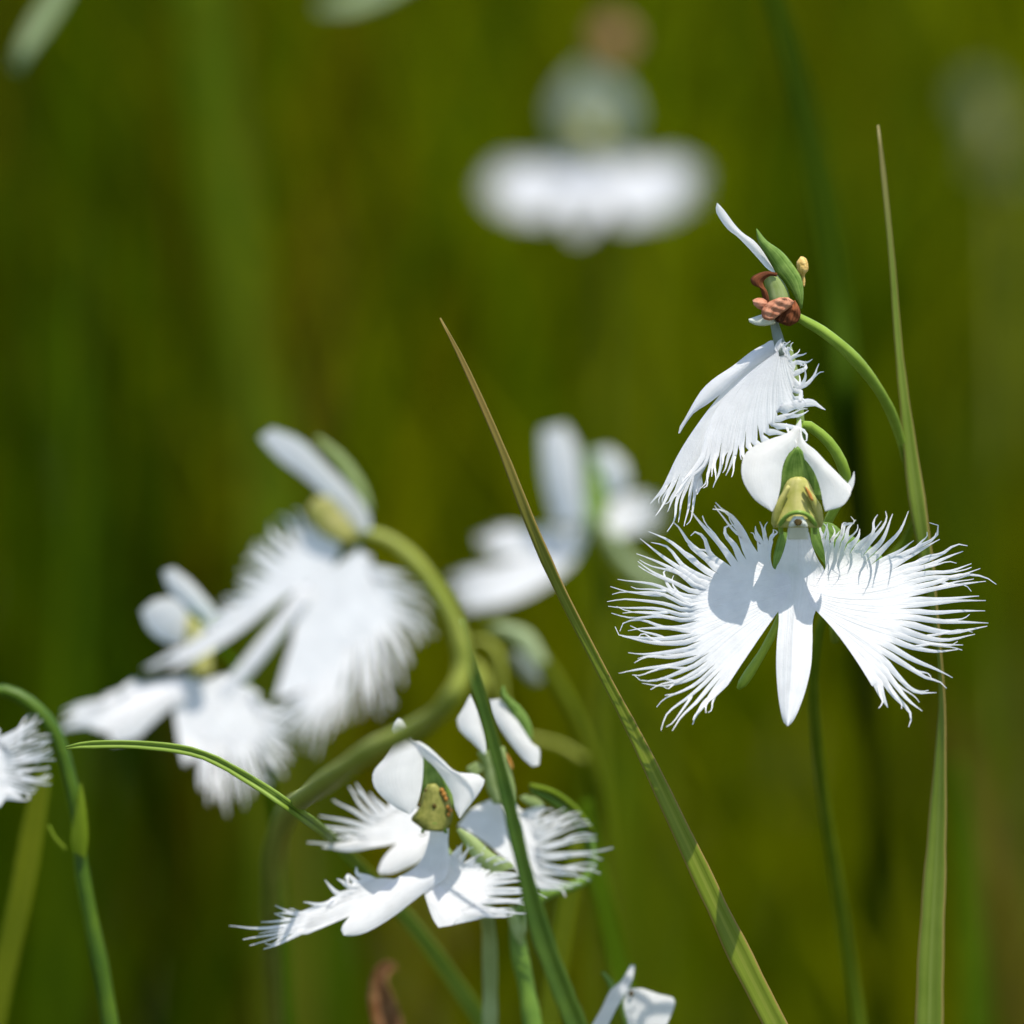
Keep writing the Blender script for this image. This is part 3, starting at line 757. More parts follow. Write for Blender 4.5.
# far lobe (in shade, left) and its middle lobe strip
zw2 = lambda x, y: zw(x, y) - 14
petal(mb, c2([(612, 700), (520, 750), (430, 820), (340, 880), (280, 940)]) + c3([(200, 100), (176, 140), (178, 156)]), c2([(660, 760), (560, 800), (460, 870), (384, 943), (310, 1000)]) + c3([(252, 60), (212, 112), (186, 154)]), zw2, D0, bulge=5, rows=18)
lobe(mb, c2([(560, 735), (610, 700), (650, 720), (690, 760)]), [c3(t) for t in [
    [(150, 345), (110, 410), (48, 482)], [(165, 365), (130, 440), (75, 540)], [(185, 380), (160, 450), (128, 520)], [(205, 390), (170, 470), (160, 560), (125, 612)],
    [(222, 395), (190, 480), (180, 570)], [(240, 398), (225, 480), (205, 588)], [(258, 392), (248, 480), (238, 556), (215, 580)], [(272, 380), (265, 420), (268, 440)]]],
     (c3([(140, 330)])[0], c3([(285, 340)])[0]), lambda x, y: zw2(x, y) - 3, D0, rows=12, ridge=0.6, seed=11, curl=8, mid=[c3([(285, 88)])[0], c3([(320, 110)])[0], c3([(430, 130)])[0]], wig=1.0, extra=0.5)
# near lobe (lit), fringe at the right and at the bottom
TW = [c2([(t[0][0] + 26, t[0][1])] + t[1:]) for t in [[(640, 760), (650, 720), (658, 690)], [(655, 770), (672, 735), (700, 702)], [(668, 790), (690, 760), (690, 735), (712, 750)], [(680, 812), (700, 790), (745, 772), (775, 760)],
      [(685, 835), (720, 805), (770, 806), (803, 788)], [(690, 860), (730, 850), (775, 830), (762, 800), (745, 822)], [(695, 890), (750, 915), (805, 870), (832, 808)], [(695, 915), (740, 925), (765, 880), (770, 830)],
      [(690, 945), (720, 935), (750, 940), (745, 985), (760, 955)], [(690, 975), (740, 970), (775, 990)], [(688, 1000), (740, 1000), (800, 990), (860, 1024)]]]
TW += [c3(t) for t in [[(640, 60), (700, 30), (760, 20), (820, 20), (862, 48)], [(628, 95), (690, 75), (740, 70), (785, 52)], [(612, 125), (670, 120), (730, 130), (770, 150), (775, 190), (755, 200)], [(590, 150), (640, 150), (690, 160)],
      [(560, 175), (600, 190), (640, 210)], [(530, 195), (570, 220), (600, 240)], [(500, 205), (520, 240), (535, 265)], [(470, 212), (480, 250), (490, 290)],
      [(445, 215), (440, 260), (400, 352)], [(425, 222), (410, 280), (388, 340)], [(405, 230), (390, 260), (385, 300)], [(385, 235), (375, 300), (340, 408)],
      [(362, 240), (345, 300), (355, 370)], [(338, 245), (325, 320), (310, 385), (272, 417)], [(320, 245), (300, 300), (240, 360), (185, 430), (150, 460)], [(305, 240), (270, 300), (215, 370), (160, 450)]]]
lobe(mb, c2([(640, 705), (655, 712), (668, 722), (672, 735)]), TW, (c2([(625, 740)])[0], c3([(290, 225)])[0]), lambda x, y: zw(x, y) + 2, D0, rows=14, ridge=0.6, seed=12, curl=10,
     mid=c2([(630, 720), (690, 820), (650, 880), (590, 900), (500, 930), (400, 960)]), wig=1.2, extra=0.5)
mb.build('lip', M_LIP, FB)
mb = MB()
tube(mb, path([(787, 345, 2, 4.5), (792, 365, 0, 4.5), (797, 390, -4, 4.5), (800, 415, -8, 4), (802, 450, -14, 3)], D0, 16), 8)
mb.build('spur', M_SEPAL, FB)

# ======== middle plants: two flowers, slightly out of focus
DA = 0.014
c5 = crop(220, 680, 2.56); c7 = crop(340, 700, 3.657)
stA = [(436, 838, -10, 5), (452, 862, -30, 6), (478, 890, -90, 6.5), (488, 925, -140, 7.5), (490, 970, -160, 8), (490, 1034, -160, 8)]
P2 = plant('nearer of the two middle orchids, low flower with a long wing swept left', foot(stA, DA))
stem_obj(P2, stA, DA, M_STEMP)
mb = MB()
zA = lambda x, y: 30
solid(mb, c7([(320, 308), (300, 350), (285, 400), (260, 436), (290, 462), (305, 478)]), c7([(352, 305), (392, 345), (412, 400), (408, 446), (394, 468), (380, 482)]), zA, DA, 14)
tube(mb, [(Wp(x, y, z, DA), r * S(DA)) for x, y, z, r in cr([(*c7([(300, 484)])[0], 30, 1.6), (*c7([(316, 460)])[0], 33, 2.2), (*c7([(345, 450)])[0], 35, 2.2), (*c7([(374, 460)])[0], 33, 2.2), (*c7([(388, 486)])[0], 30, 1.6)], 12)], 8, 1)
for (x, y, r, mi) in ((345, 388, 2.6, 3), (312, 330, 1.6, 3), (290, 384, 1.8, 3), (372, 330, 2.6, 4), (380, 345, 3.0, 4), (388, 362, 2.6, 4), (395, 392, 2.4, 4), (404, 404, 2.6, 4), (398, 420, 2.0, 4)):
    x, y = c7([(x, y)])[0]
    solid(mb, [(x - .5, y - r), (x - r, y), (x - .5, y + r)], [(x + .5, y - r), (x + r, y), (x + .5, y + r)], lambda a, b: 37, DA, 3, m=mi, rows=7, cols=5)
FC = mb.build('flower', [M_COLDK, M_COLG, M_CLAW, M_DARK, M_RUST], P2)
FC['label'] = 'low open flower with a speckled yellow-green throat'
mb = MB()
zpA = lambda x, y: 42 + 0.4 * (y - 790)
petal(mb, c7([(212, 66), (192, 100), (196, 140), (165, 205), (122, 262), (122, 310), (155, 355), (205, 395), (252, 418)]), c7([(226, 72), (246, 100), (262, 140), (292, 160), (304, 210), (302, 290), (292, 350), (276, 395), (256, 418)]), zpA, DA, bulge=8, rows=20)
mb.build('petal', M_WHITE, FC)
mb = MB()
petal(mb, c7([(268, 150), (292, 196), (345, 245), (385, 300), (412, 350), (420, 395), (436, 432)]), c7([(285, 146), (325, 172), (375, 218), (425, 262), (505, 272), (530, 300), (440, 432)]), zpA, DA, bulge=8, rows=20)
mb.build('petal', M_WHITE, FC)
mb = MB()
solid(mb, c7([(296, 160), (300, 220), (296, 300), (300, 360)]), c7([(320, 190), (375, 245), (410, 320), (418, 400)]), lambda x, y: 22, DA, 8)
mb.build('dorsal_sepal', M_HOOD, FC)
mb = MB()
petal(mb, c7([(425, 475), (450, 520), (480, 570), (520, 620), (560, 640)]), c7([(440, 468), (500, 505), (560, 560), (620, 590), (640, 610)]), lambda x, y: 2, DA, bulge=4)
mb.build('lateral_sepal', M_SEPAL, FC)
mb = MB()
zlA = lambda x, y: 8 + 0.5 * (y - 880) + (28 * max(0, (868 - y) / 40.0) if y < 868 else 0)
zmA = lambda x, y: zlA(x, y) + 5
# claw + middle lobe swept to the lower left
petal(mb, c7([(330, 470), (322, 520), (300, 580), (262, 620), (200, 655), (130, 708), (60, 765), (18, 812), (4, 838), (12, 858)]),
      c7([(398, 470), (395, 520), (400, 590), (385, 650), (320, 695), (262, 740), (190, 795), (100, 848), (50, 862), (18, 862)]), zmA, DA, bulge=7, rows=30, cols=11)
TA = [c5(t) for t in [[(385, 512), (368, 505), (352, 495), (348, 478)], [(370, 520), (350, 518), (325, 500), (330, 520)], [(352, 532), (325, 525), (300, 508)], [(335, 545), (305, 548), (285, 530), (268, 512)],
      [(318, 556), (290, 560), (275, 572)], [(300, 566), (260, 575), (214, 568)], [(285, 576), (235, 588), (200, 598), (140, 578)], [(270, 586), (220, 602), (165, 596), (140, 600)],
      [(258, 598), (200, 612), (140, 618), (105, 620)], [(246, 608), (170, 628), (90, 636), (24, 628)], [(236, 618), (160, 640), (100, 648)], [(228, 626), (150, 648), (110, 655), (58, 664)],
      [(222, 634), (160, 655), (76, 680)], [(218, 640), (165, 668), (112, 690)]]]
lobe(mb, c5([(470, 512), (478, 525), (470, 545)]), TA, (c5([(400, 508)])[0], c5([(225, 650)])[0]), zlA, DA, rows=10, ridge=0.8, seed=21, curl=10, wig=0.8, extra=0.5,
     mid=c5([(432, 508), (400, 535), (350, 597)]))
TB = fan(c7([(420, 560), (500, 590), (570, 610), (600, 640), (600, 690), (580, 740), (540, 770), (500, 790)]),
         c7([(440, 520), (520, 540), (600, 575), (700, 625), (745, 690), (740, 740), (690, 775), (600, 790)]), 20, seed=5, bend=4, inset=0.5)
lobe(mb, c7([(385, 570), (375, 620), (345, 670), (305, 690)]), TB, (c7([(405, 560)])[0], c7([(400, 825)])[0]), zlA, DA, rows=10, ridge=0.6, seed=22, curl=12, wig=0.8, extra=0.4,
     mid=c7([(400, 570), (460, 620), (460, 700), (420, 760), (345, 760)]))
petal(mb, c7([(300, 680), (318, 740), (340, 800), (360, 832)]), c7([(350, 660), (400, 720), (440, 780), (410, 824)]), lambda x, y: zlA(x, y) + 1, DA, bulge=2)
mb.build('lip', M_LIP, FC)

DB = 0.022
stB = [(532, 790, -10, 3.5), (552, 800, -20, 4.5), (575, 820, -36, 5), (592, 850, -46, 5), (585, 880, -50, 5), (545, 895, -40, 6), (518, 915, -30, 7), (519, 950, -25, 8.5), (526, 985, -25, 9), (534, 1034, -25, 9.5)]
P3 = plant('orchid just behind the nearer middle one, its lip fringe spread to the right', foot(stB, DB))
stem_obj(P3, stB, DB, leafy('mid_stem', (0.09, 0.17, 0.02), (0.16, 0.26, 0.03), trans=0.1, stripes=7, scale=400), n=34)
mb = MB()
petal(mb, [(510, 905, -6), (508, 918, -6), (514, 936, -8), (521, 946, -8)], [(512, 905, -6), (519, 918, -6), (523, 930, -8), (523, 945, -8)], lambda x, y: -10, DB, bulge=3)
petal(mb, [(527, 906, -6), (522, 922, -6), (520, 940, -8)], [(529, 906, -6), (528, 925, -6), (522, 942, -8)], lambda x, y: -10, DB, bulge=3)
mb.build('bract', M_SEPAL, P3)
mb = MB()
solid(mb, c7([(500, 190), (520, 240), (535, 320), (560, 380)]), c7([(600, 170), (620, 240), (640, 320), (640, 380)]), lambda x, y: 12, DB, 12)
solid(mb, c7([(480, 235), (462, 250), (474, 270), (490, 276)]), c7([(500, 225), (520, 238), (525, 256), (506, 272)]), lambda x, y: 14, DB, 4, m=0)
solid(mb, c7([(606, 196), (612, 226), (626, 250)]), c7([(612, 196), (628, 226), (634, 252)]), lambda x, y: 17, DB, 2, m=2)
FD = mb.build('flower', [M_SEPAL, M_CLAW, M_RUST], P3)
FD['label'] = 'flower half hidden by the dark blade, hood of two narrow white petals'
zB = lambda x, y: 16 + 0.4 * (y - 740)
mb = MB()
petal(mb, c7([(470, -16), (448, 30), (428, 68), (440, 112), (480, 150), (524, 195)]), c7([(482, -16), (500, 20), (520, 70), (535, 120), (540, 170), (532, 196)]), zB, DB, bulge=5)
mb.build('petal', M_WHITE, FD)
mb = MB()
petal(mb, c7([(545, 0), (560, 60), (600, 125), (640, 180), (670, 215), (705, 244)]), c7([(585, -4), (625, 40), (665, 100), (705, 160), (730, 178), (728, 238)]), zB, DB, bulge=5)
mb.build('petal', M_WHITE, FD)
mb = MB()
solid(mb, c7([(594, -52), (588, -20), (620, 40), (660, 100), (690, 150)]), c7([(600, -52), (612, -20), (665, 30), (700, 90), (706, 150)]), lambda x, y: 6, DB, 7)
mb.build('dorsal_sepal', M_HOOD, FD)
mb = MB()
zlB = lambda x, y: -8 + 0.45 * (y - 830)
TBl = [c5(t) for t in [[(448, 335), (440, 318), (432, 300)], [(430, 342), (405, 315), (382, 288)], [(412, 352), (380, 310), (348, 264)], [(400, 360), (360, 320), (330, 272)],
      [(388, 368), (340, 335), (288, 308)], [(378, 378), (320, 360), (254, 348)], [(370, 390), (310, 380), (250, 374)], [(362, 402), (300, 402), (262, 392)], [(358, 412), (300, 418), (222, 416)], [(360, 420), (320, 428), (262, 428)]]]
lobe(mb, c5([(560, 320), (560, 350), (545, 375), (530, 390)]), TBl, (c5([(468, 328)])[0], c5([(400, 428)])[0]), zlB, DB, rows=9, ridge=0.8, seed=31, curl=8, extra=0.2, mid=c5([(512, 325), (480, 365), (475, 412)]), wig=0.7, hair=0.9)
petal(mb, c5([(545, 372), (520, 400), (480, 402), (445, 425), (415, 460), (404, 488)]), c5([(560, 395), (535, 425), (515, 460), (480, 480), (440, 496), (410, 498)]), lambda x, y: zlB(x, y) + 6, DB, bulge=5, rows=16)
TBr = fan(c7([(700, 420), (740, 450), (780, 500), (790, 560), (790, 610), (770, 650), (750, 690)]),
          c7([(760, 395), (925, 425), (960, 490), (985, 560), (960, 610), (925, 650), (830, 712)]), 17, seed=9, bend=5, lenj=0.12, inset=0.35)
lobe(mb, c7([(600, 350), (560, 360), (480, 400), (430, 460)]), TBr, (c7([(650, 392)])[0], c7([(700, 680)])[0]), zlB, DB, rows=12, ridge=1.0, seed=32, curl=12, extra=0.5,
     mid=c7([(640, 380), (640, 450), (600, 520), (565, 548)]), wig=1.0, hair=0.8)
mb.build('lip', M_LIP, FD)
mb = MB()
tube(mb, path([(530, 786, -6, 3), (552, 792, -14, 3.5), (574, 808, -24, 3.5), (592, 832, -36, 3.5)], DB, 12), 8, 1)
petal(mb, c7([(655, 355), (680, 378), (715, 392)]), c7([(676, 346), (720, 358), (750, 384)]), lambda x, y: -8, DB, bulge=1)
mb.build('lateral_sepal', [M_SEPAL, M_STEMM], FD)

# ======== left plant in front of the focus plane: side-on flower with its thick curved pedicel
DC = -0.058
c6 = crop(40, 400, 2.327)
zq = lambda D_: (DC - D_) / S(DC)
stC = [(352, 536, 0, 4.5), (372, 534, 0, 5.5), (398, 546, 0, 6.8), (430, 580, 0, 7.8), (455, 625, 0, 8.5), (463, 665, 0, 8.5), (450, 700, 0, 9.5), (420, 726, zq(-.051), 10.5), (375, 748, zq(-.046), 11.2), (335, 775, zq(-.034), 11.5), (308, 795, zq(-.010), 12), (292, 807, zq(.028), 12.5), (281, 826, zq(.055), 12.5), (274, 860, zq(.068), 12), (275, 930, zq(.085), 11), (280, 1034, zq(.13), 9)]
P4 = plant('blurred orchid at the left with its flower side-on and a thick looping stalk', foot(stC, DC))
stem_obj(P4, stC, DC, leafy('olive_stalk', (0.19, 0.23, 0.02), (0.31, 0.33, 0.06), trans=0.12, stripes=5, scale=400), n=90)
mb = MB()
solid(mb, c6([(640, 225), (620, 260), (640, 300), (680, 325)]), c6([(690, 225), (735, 260), (750, 300), (735, 330)]), lambda x, y: 0, DC, 14)
FE = mb.build('flower', [M_COL], P4)
zC = lambda x, y: 6
mb = MB()
petal(mb, c6([(510, 88), (556, 138), (614, 180), (674, 234), (718, 280), (748, 308)]), c6([(540, 66), (606, 92), (666, 150), (722, 205), (765, 262), (768, 303)]), zC, DC, bulge=2)
mb.build('petal', M_WHITE, FE)
mb = MB()
solid(mb, c6([(640, 90), (690, 150), (740, 220), (765, 262)]), c6([(648, 84), (706, 128), (755, 195), (774, 255)]), lambda x, y: -6, DC, 8)
mb.build('dorsal_sepal', M_SEPAL, FE)
mb = MB()
zlC = lambda x, y: 4 + 0.25 * (y - 600) + 0.1 * (x - 300)
TC1 = fan(c6([(640, 290), (590, 330), (540, 390), (500, 440), (450, 500), (390, 550), (330, 590)]), c6([(620, 240), (555, 265), (490, 350), (455, 410), (420, 480), (360, 545), (245, 625)]), 18, seed=41, bend=5, inset=0.25)
lobe(mb, c6([(700, 330), (690, 370), (660, 410), (600, 440), (540, 480)]), TC1, (c6([(665, 290)])[0], c6([(290, 635)])[0]), zlC, DC, rows=9, seed=42, ridge=0.5, rp=1.2, hair=0.9, curl=10, wig=0.8, mid=c6([(680, 320), (620, 380), (540, 450), (470, 520), (420, 570)]))
petal(mb, c6([(605, 430), (556, 500), (508, 560), (460, 620), (410, 682)]), c6([(640, 440), (588, 515), (540, 580), (490, 640), (430, 700)]), lambda x, y: zlC(x, y) + 8, DC, bulge=6)
TC2 = fan(c6([(800, 400), (840, 450), (850, 520), (820, 580), (770, 630), (710, 670), (650, 700), (590, 710)]), c6([(850, 400), (905, 450), (915, 530), (875, 610), (810, 700), (720, 775), (620, 810), (520, 760)]), 26, seed=43, bend=6, inset=0.75)
lobe(mb, c6([(740, 340), (720, 360), (680, 390), (630, 420)]), TC2, (c6([(770, 360)])[0], c6([(545, 700)])[0]), zlC, DC, rows=10, seed=44, ridge=0.5, rp=1.2, hair=1.0, curl=14, wig=1.0, mid=c6([(760, 360), (770, 450), (720, 520), (640, 560), (580, 580)]))
mb.build('lip', M_LIP, FE)

# ======== lower left orchid, behind the focus plane
DD = 0.065
stD = [(205, 640, -10, 4), (225, 655, -24, 5), (248, 690, -50, 6), (266, 760, -90, 6), (280, 860, -140, 6), (290, 1034, -160, 6)]
P5 = plant('blurred orchid low at the left, lip fringe hanging below the side-on flower', foot(stD, DD))
stem_obj(P5, stD, DD, M_BLUR)
mb = MB()
solid(mb, c6([(330, 500), (320, 530), (330, 560), (350, 640)]), c6([(350, 500), (385, 530), (400, 570), (400, 640)]), lambda x, y: 6, DD, 14)
FF = mb.build('flower', [M_COL], P5)
mb = MB()
petal(mb, c6([(285, 400), (300, 440), (340, 480), (400, 525)]), c6([(310, 390), (350, 420), (390, 465), (425, 510)]), lambda x, y: 12, DD, bulge=4)
mb.build('petal', M_WHITE, FF)
mb = MB()
petal(mb, c6([(235, 490), (250, 530), (285, 560), (320, 570)]), c6([(265, 465), (310, 460), (345, 500), (335, 560)]), lambda x, y: 12, DD, bulge=4)
mb.build('petal', M_WHITE, FF)
mb = MB()
solid(mb, c6([(322, 500), (330, 540), (350, 570)]), c6([(360, 480), (400, 490), (435, 520)]), lambda x, y: 0, DD, 8)
mb.build('dorsal_sepal', M_HOOD, FF)
mb = MB()
zlD = lambda x, y: 0.3 * (y - 720)
TD1 = fan(c6([(230, 660), (180, 690), (130, 715), (110, 745)]), c6([(180, 675), (120, 705), (60, 725), (40, 770)]), 9, seed=51, bend=3)
lobe(mb, c6([(360, 640), (350, 665)]), TD1, (c6([(260, 655)])[0], c6([(150, 775)])[0]), zlD, DD, rows=8, seed=52)
petal(mb, c6([(330, 650), (270, 665), (210, 690), (168, 730), (155, 770)]), c6([(350, 690), (300, 720), (260, 755), (220, 790), (170, 800)]), lambda x, y: zlD(x, y) + 6, DD, bulge=5)
TD2 = fan(c6([(540, 720), (560, 780), (530, 830), (480, 860), (430, 870), (380, 860)]), c6([(600, 730), (610, 800), (570, 870), (510, 910), (440, 955), (375, 930)]), 18, seed=53, bend=4, inset=0.8)
lobe(mb, c6([(430, 640), (390, 650), (340, 660), (310, 690)]), TD2, (c6([(510, 680)])[0], c6([(335, 850)])[0]), zlD, DD, rows=9, seed=54, ridge=0.8, rp=1.2, hair=1.0, mid=c6([(470, 660), (470, 730), (400, 760), (318, 770)]))
mb.build('lip', M_LIP, FF)

# ======== central orchid well behind
DE = 0.125
cE = crop(420, 400, 3.657)
stE = [(592, 540, -10, 4), (600, 570, -24, 5), (606, 620, -30, 7), (596, 700, -34, 8), (600, 800, -40, 8), (610, 900, -44, 8), (625, 1034, -44, 9)]
P6 = plant('strongly blurred orchid at the centre, behind the long slanting blade', foot(stE, DE))
stem_obj(P6, stE, DE, M_BLURY)
mb = MB()
solid(mb, cE([(610, 250), (600, 330), (590, 400), (600, 470)]), cE([(650, 250), (680, 330), (690, 400), (670, 470)]), lambda x, y: 6, DE, 16)
FG = mb.build('flower', [M_COLG], P6)
mb = MB()
petal(mb, cE([(445, 110), (445, 200), (455, 300), (475, 380), (500, 460)]), cE([(530, 90), (575, 170), (590, 280), (600, 370), (610, 440)]), lambda x, y: 12, DE, bulge=8)
mb.build('petal', M_WHITE, FG)
mb = MB()
petal(mb, cE([(630, 190), (650, 240), (670, 300), (690, 350)]), cE([(690, 175), (745, 225), (765, 290), (740, 350)]), lambda x, y: 8, DE, bulge=6)
mb.build('petal', M_WHITE, FG)
mb = MB()
solid(mb, cE([(600, 190), (595, 260), (620, 340)]), cE([(640, 180), (690, 260), (700, 340)]), lambda x, y: -2, DE, 10)
mb.build('dorsal_sepal', M_HOOD, FG)
mb = MB()
zlE = lambda x, y: 0.4 * (y - 560)
TE = fan(cE([(330, 610), (230, 640), (190, 690), (230, 740)]), cE([(220, 620), (120, 645), (90, 700), (150, 770)]), 16, seed=61, bend=3)
lobe(mb, cE([(600, 430), (610, 480), (590, 540)]), TE, (cE([(420, 560)])[0], cE([(290, 750)])[0]), zlE, DE, rows=9, seed=62, mid=cE([(500, 510), (450, 580), (470, 670)]))
TE2 = fan(cE([(330, 480), (290, 510), (300, 550)]), cE([(250, 480), (210, 510), (240, 560)]), 8, seed=63)
lobe(mb, cE([(520, 470), (520, 520)]), TE2, (cE([(380, 470)])[0], cE([(380, 570)])[0]), lambda x, y: zlE(x, y) - 8, DE, rows=6, seed=64)
TE3 = fan(cE([(760, 370), (800, 410), (790, 460)]), cE([(850, 340), (900, 400), (870, 470)]), 10, seed=65)
lobe(mb, cE([(660, 400), (665, 450)]), TE3, (cE([(700, 370)])[0], cE([(720, 500)])[0]), lambda x, y: zlE(x, y) - 4, DE, rows=6, seed=66)
mb.build('lip', M_LIP, FG)
mb = MB()
tube(mb, path([(605, 530, -4, 6), (625, 560, -10, 8), (650, 580, -14, 8), (670, 592, -18, 6)], DE, 12), 8)
mb.build('spur', M_PALE, FG)

# ======== top orchid, far behind
DF = 0.33
cF = crop(440, 20, 3.413)
stF = [(590, 130, -10, 4), (598, 150, -20, 5), (604, 200, -30, 6), (606, 300, -30, 6), (606, 450, -30, 6.5), (604, 700, -30, 7), (600, 1034, -30, 7)]
P7 = plant('most blurred large orchid, face-on near the top of the picture', foot(stF, DF))
stem_obj(P7, stF, DF, M_BLURY)
mb = MB()
solid(mb, cF([(480, 330), (460, 380), (470, 440)]), cF([(540, 330), (560, 380), (550, 440)]), lambda x, y: 10, DF, 16)
FH = mb.build('flower', [M_COL], P7)
zF = lambda x, y: 6
mb = MB()
petal(mb, cF([(490, 160), (430, 220), (390, 290), (400, 370), (450, 420)]), cF([(505, 160), (505, 230), (495, 300), (490, 370), (470, 420)]), zF, DF, bulge=6)
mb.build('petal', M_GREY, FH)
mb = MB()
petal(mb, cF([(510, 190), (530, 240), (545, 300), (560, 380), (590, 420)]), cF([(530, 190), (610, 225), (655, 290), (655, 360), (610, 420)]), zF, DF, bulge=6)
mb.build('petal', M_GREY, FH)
mb = MB()
solid(mb, cF([(480, 165), (465, 230), (475, 330)]), cF([(510, 165), (540, 230), (535, 330)]), lambda x, y: -8, DF, 10)
mb.build('dorsal_sepal', M_PALE, FH)
mb = MB()
solid(mb, [(600, 22), (592, 40), (606, 62)], [(618, 18), (634, 40), (622, 60)], lambda x, y: 4, DF, 14)
mb.build('bud', M_DRY, P7)
mb = MB()
zlF = lambda x, y: 0.9 * (y - 180)
TF1 = fan(cF([(330, 510), (240, 510), (200, 550), (210, 610), (280, 655)]), cF([(280, 500), (190, 500), (150, 555), (175, 625), (270, 670)]), 18, seed=71, bend=3)
lobe(mb, cF([(470, 500), (470, 560)]), TF1, (cF([(400, 480)])[0], cF([(350, 680)])[0]), zlF, DF, rows=7, seed=72)
TF2 = fan(cF([(650, 500), (760, 495), (840, 535), (820, 605), (700, 660)]), cF([(700, 485), (820, 480), (895, 525), (870, 615), (730, 675)]), 18, seed=73, bend=3)
lobe(mb, cF([(530, 490), (540, 560)]), TF2, (cF([(600, 470)])[0], cF([(620, 690)])[0]), zlF, DF, rows=7, seed=74)
petal(mb, cF([(460, 460), (430, 560), (430, 640), (460, 725)]), cF([(550, 460), (570, 560), (550, 640), (490, 725)]), lambda x, y: zlF(x, y) + 5, DF, bulge=5)
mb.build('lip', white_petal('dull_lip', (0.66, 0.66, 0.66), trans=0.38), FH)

# ======== flower cut by the left edge
DG = 0.025
cG = crop(0, 680, 4.657)
stG = [(-30, 700, -10, 6), (0, 690, -10, 6.5), (28, 702, -10, 7), (55, 733, -10, 7.5), (70, 780, -10, 7), (77, 820, -10, 6.5), (82, 870, -10, 7), (92, 925, -10, 8), (103, 980, -10, 8.5), (112, 1034, -10, 9)]
P8 = plant('orchid cut by the left edge, a nodding green stalk arched over it', foot(stG, DG))
stem_obj(P8, stG, DG, leafy('green_stalk', (0.035, 0.08, 0.002), (0.07, 0.125, 0.004), trans=0.1, stripes=7, scale=400), n=34)
mb = MB()
petal(mb, cG([(215, 680), (245, 740), (300, 800)]), cG([(232, 672), (262, 730), (310, 780)]), lambda x, y: -6, DG, bulge=2)
petal(mb, cG([(370, 480), (350, 600), (330, 740), (340, 800)]), cG([(380, 480), (402, 600), (412, 740), (400, 830)]), lambda x, y: 2, DG, bulge=4)
mb.build('bract', M_STEMM, P8)
mb = MB()
solid(mb, [(-60, 735), (-50, 755), (-30, 775)], [(-50, 728), (-28, 745), (-18, 765)], lambda x, y: 10, DG, 16)
FI = mb.build('flower', [M_COL], P8)
mb = MB()
TG = fan(cG([(60, 250), (90, 290), (110, 350), (110, 420), (100, 480), (60, 540)]), cG([(185, 160), (225, 310), (240, 370), (240, 450), (180, 520), (120, 560)]), 15, seed=81, bend=5, inset=0.6)
lobe(mb, [(-60, 740), (-62, 760), (-58, 775)], TG, (cG([(0, 230)])[0], cG([(0, 590)])[0]), lambda x, y: 8 + 0.3 * (y - 760), DG, rows=8, seed=82, mid=[(-25, 725), (-20, 760), (-25, 800)], hair=0.9)
mb.build('lip', M_LIP, FI)
mb = MB()
petal(mb, [(-60, 690), (-55, 710), (-50, 735)], [(-45, 685), (-30, 705), (-40, 735)], lambda x, y: 14, DG, bulge=4)
mb.build('petal', M_WHITE, FI)

# ======== flower cut by the bottom edge
DH = 0.02
cH = crop(460, 840, 4.6545)
stH = [(632, 1018, -10, 3), (640, 1034, -20, 4), (646, 1070, -20, 5)]
P9 = plant('small orchid poking up at the bottom edge right of centre', foot(stH, DH))
stem_obj(P9, stH, DH, M_STEM)
mb = MB()
solid(mb, cH([(740, 740), (745, 790), (760, 860)]), cH([(770, 740), (780, 800), (790, 860)]), lambda x, y: 2, DH, 8)
solid(mb, cH([(795, 700), (785, 715), (795, 732)]), cH([(800, 700), (810, 715), (800, 732)]), lambda x, y: 12, DH, 4, m=1, rows=7)
FJ = mb.build('flower', [M_COLG, M_DARK], P9)
mb = MB()
petal(mb, cH([(795, 580), (755, 650), (700, 700), (660, 780), (610, 870), (590, 930)]), cH([(815, 585), (800, 660), (760, 730), (720, 800), (680, 880), (650, 930)]), lambda x, y: 10 + 0.5 * (y - 990), DH, bulge=2)
mb.build('petal', M_WHITE, FJ)
mb = MB()
petal(mb, cH([(780, 690), (760, 760), (780, 850), (790, 930)]), cH([(850, 690), (920, 715), (1000, 745), (930, 930)]), lambda x, y: 8 + 0.5 * (y - 1000), DH, bulge=3)
mb.build('petal', M_WHITE, FJ)
mb = MB()
solid(mb, cH([(655, 620), (690, 680), (715, 760)]), cH([(668, 612), (712, 660), (735, 740)]), lambda x, y: -4, DH, 4)
mb.build('dorsal_sepal', M_HOOD, FJ)

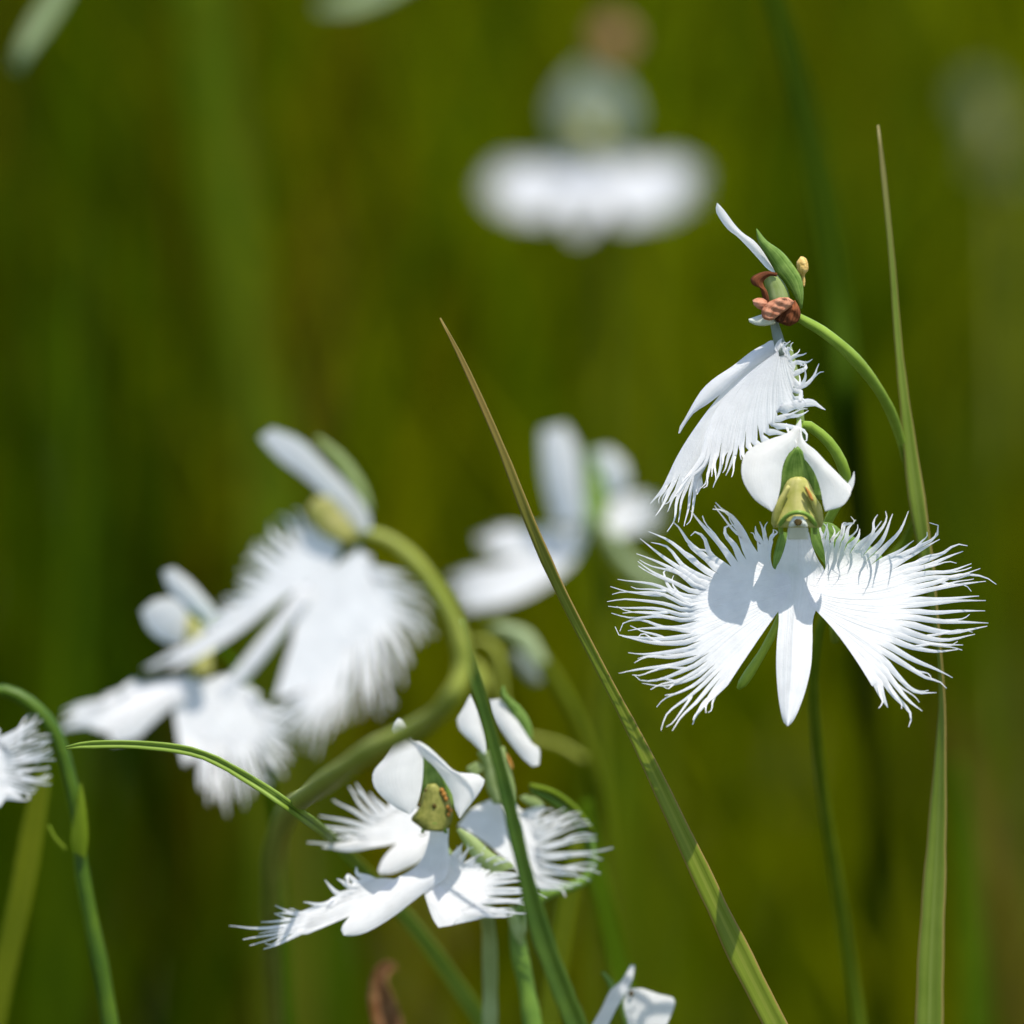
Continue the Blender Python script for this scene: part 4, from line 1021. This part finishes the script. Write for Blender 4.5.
# ======== very faint orchid in the upper right, and the bud stalk near the middle
DI = 0.55
stI = [(1000, 150, -10, 3), (1004, 200, -10, 4), (1010, 500, -10, 4), (1015, 1034, -10, 4.5)]
P10 = plant('faint pale orchid far back at the right edge near the top', foot(stI, DI))
stem_obj(P10, stI, DI, M_STEMY)
mb = MB()
solid(mb, [(990, 110), (986, 130), (992, 148)], [(1002, 110), (1008, 130), (1004, 148)], lambda x, y: 4, DI, 10)
FK = mb.build('flower', [M_COL], P10)
mb = MB()
petal(mb, [(960, 85), (962, 110), (980, 135)], [(985, 75), (1000, 100), (1000, 130)], lambda x, y: 6, DI, bulge=4)
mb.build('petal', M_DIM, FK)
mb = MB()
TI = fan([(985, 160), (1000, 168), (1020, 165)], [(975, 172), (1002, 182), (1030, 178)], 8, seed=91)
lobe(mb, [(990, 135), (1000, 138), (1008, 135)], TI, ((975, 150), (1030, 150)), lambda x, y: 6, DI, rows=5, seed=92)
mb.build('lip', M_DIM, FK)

DJ = 0.085
stJ = [(475, 628, 0, 3), (500, 628, 0, 4), (530, 645, -4, 6), (552, 675, -8, 7), (574, 715, -12, 7), (592, 765, -30, 6.5), (600, 810, -60, 5.5), (603, 880, -100, 5), (606, 1034, -140, 5)]
P11 = plant('budding orchid without open flowers, its bent stalk just left of the long blade', foot(stJ, DJ))
stem_obj(P11, stJ, DJ, M_BLURY, n=34)
def bud(par, l, r, m, th=12, z=4):
    b = MB(); solid(b, l, r, lambda x, y: z, DJ, th); return b.build('bud', m, par)
bud(P11, [(486, 628), (510, 640), (535, 668)], [(500, 622), (530, 632), (548, 662)], M_PALE)
bud(P11, [(510, 655), (522, 675), (535, 685)], [(518, 650), (535, 665), (542, 682)], M_GREY, 10)
bud(P11, [(470, 662), (472, 680), (484, 696)], [(476, 660), (488, 674), (490, 692)], M_STEMY, 10, 12)
stem_obj(P11, [(470, 640, 4, 2), (488, 642, 6, 3), (500, 660, 6, 3.5), (502, 690, 2, 3.5), (512, 730, -6, 3), (560, 745, -14, 3), (585, 760, -16, 3)], DJ, M_STEMY, 'pedicel', ground=False)
for o in bpy.data.objects:
    if '_w' in o.keys(): del o['_w']
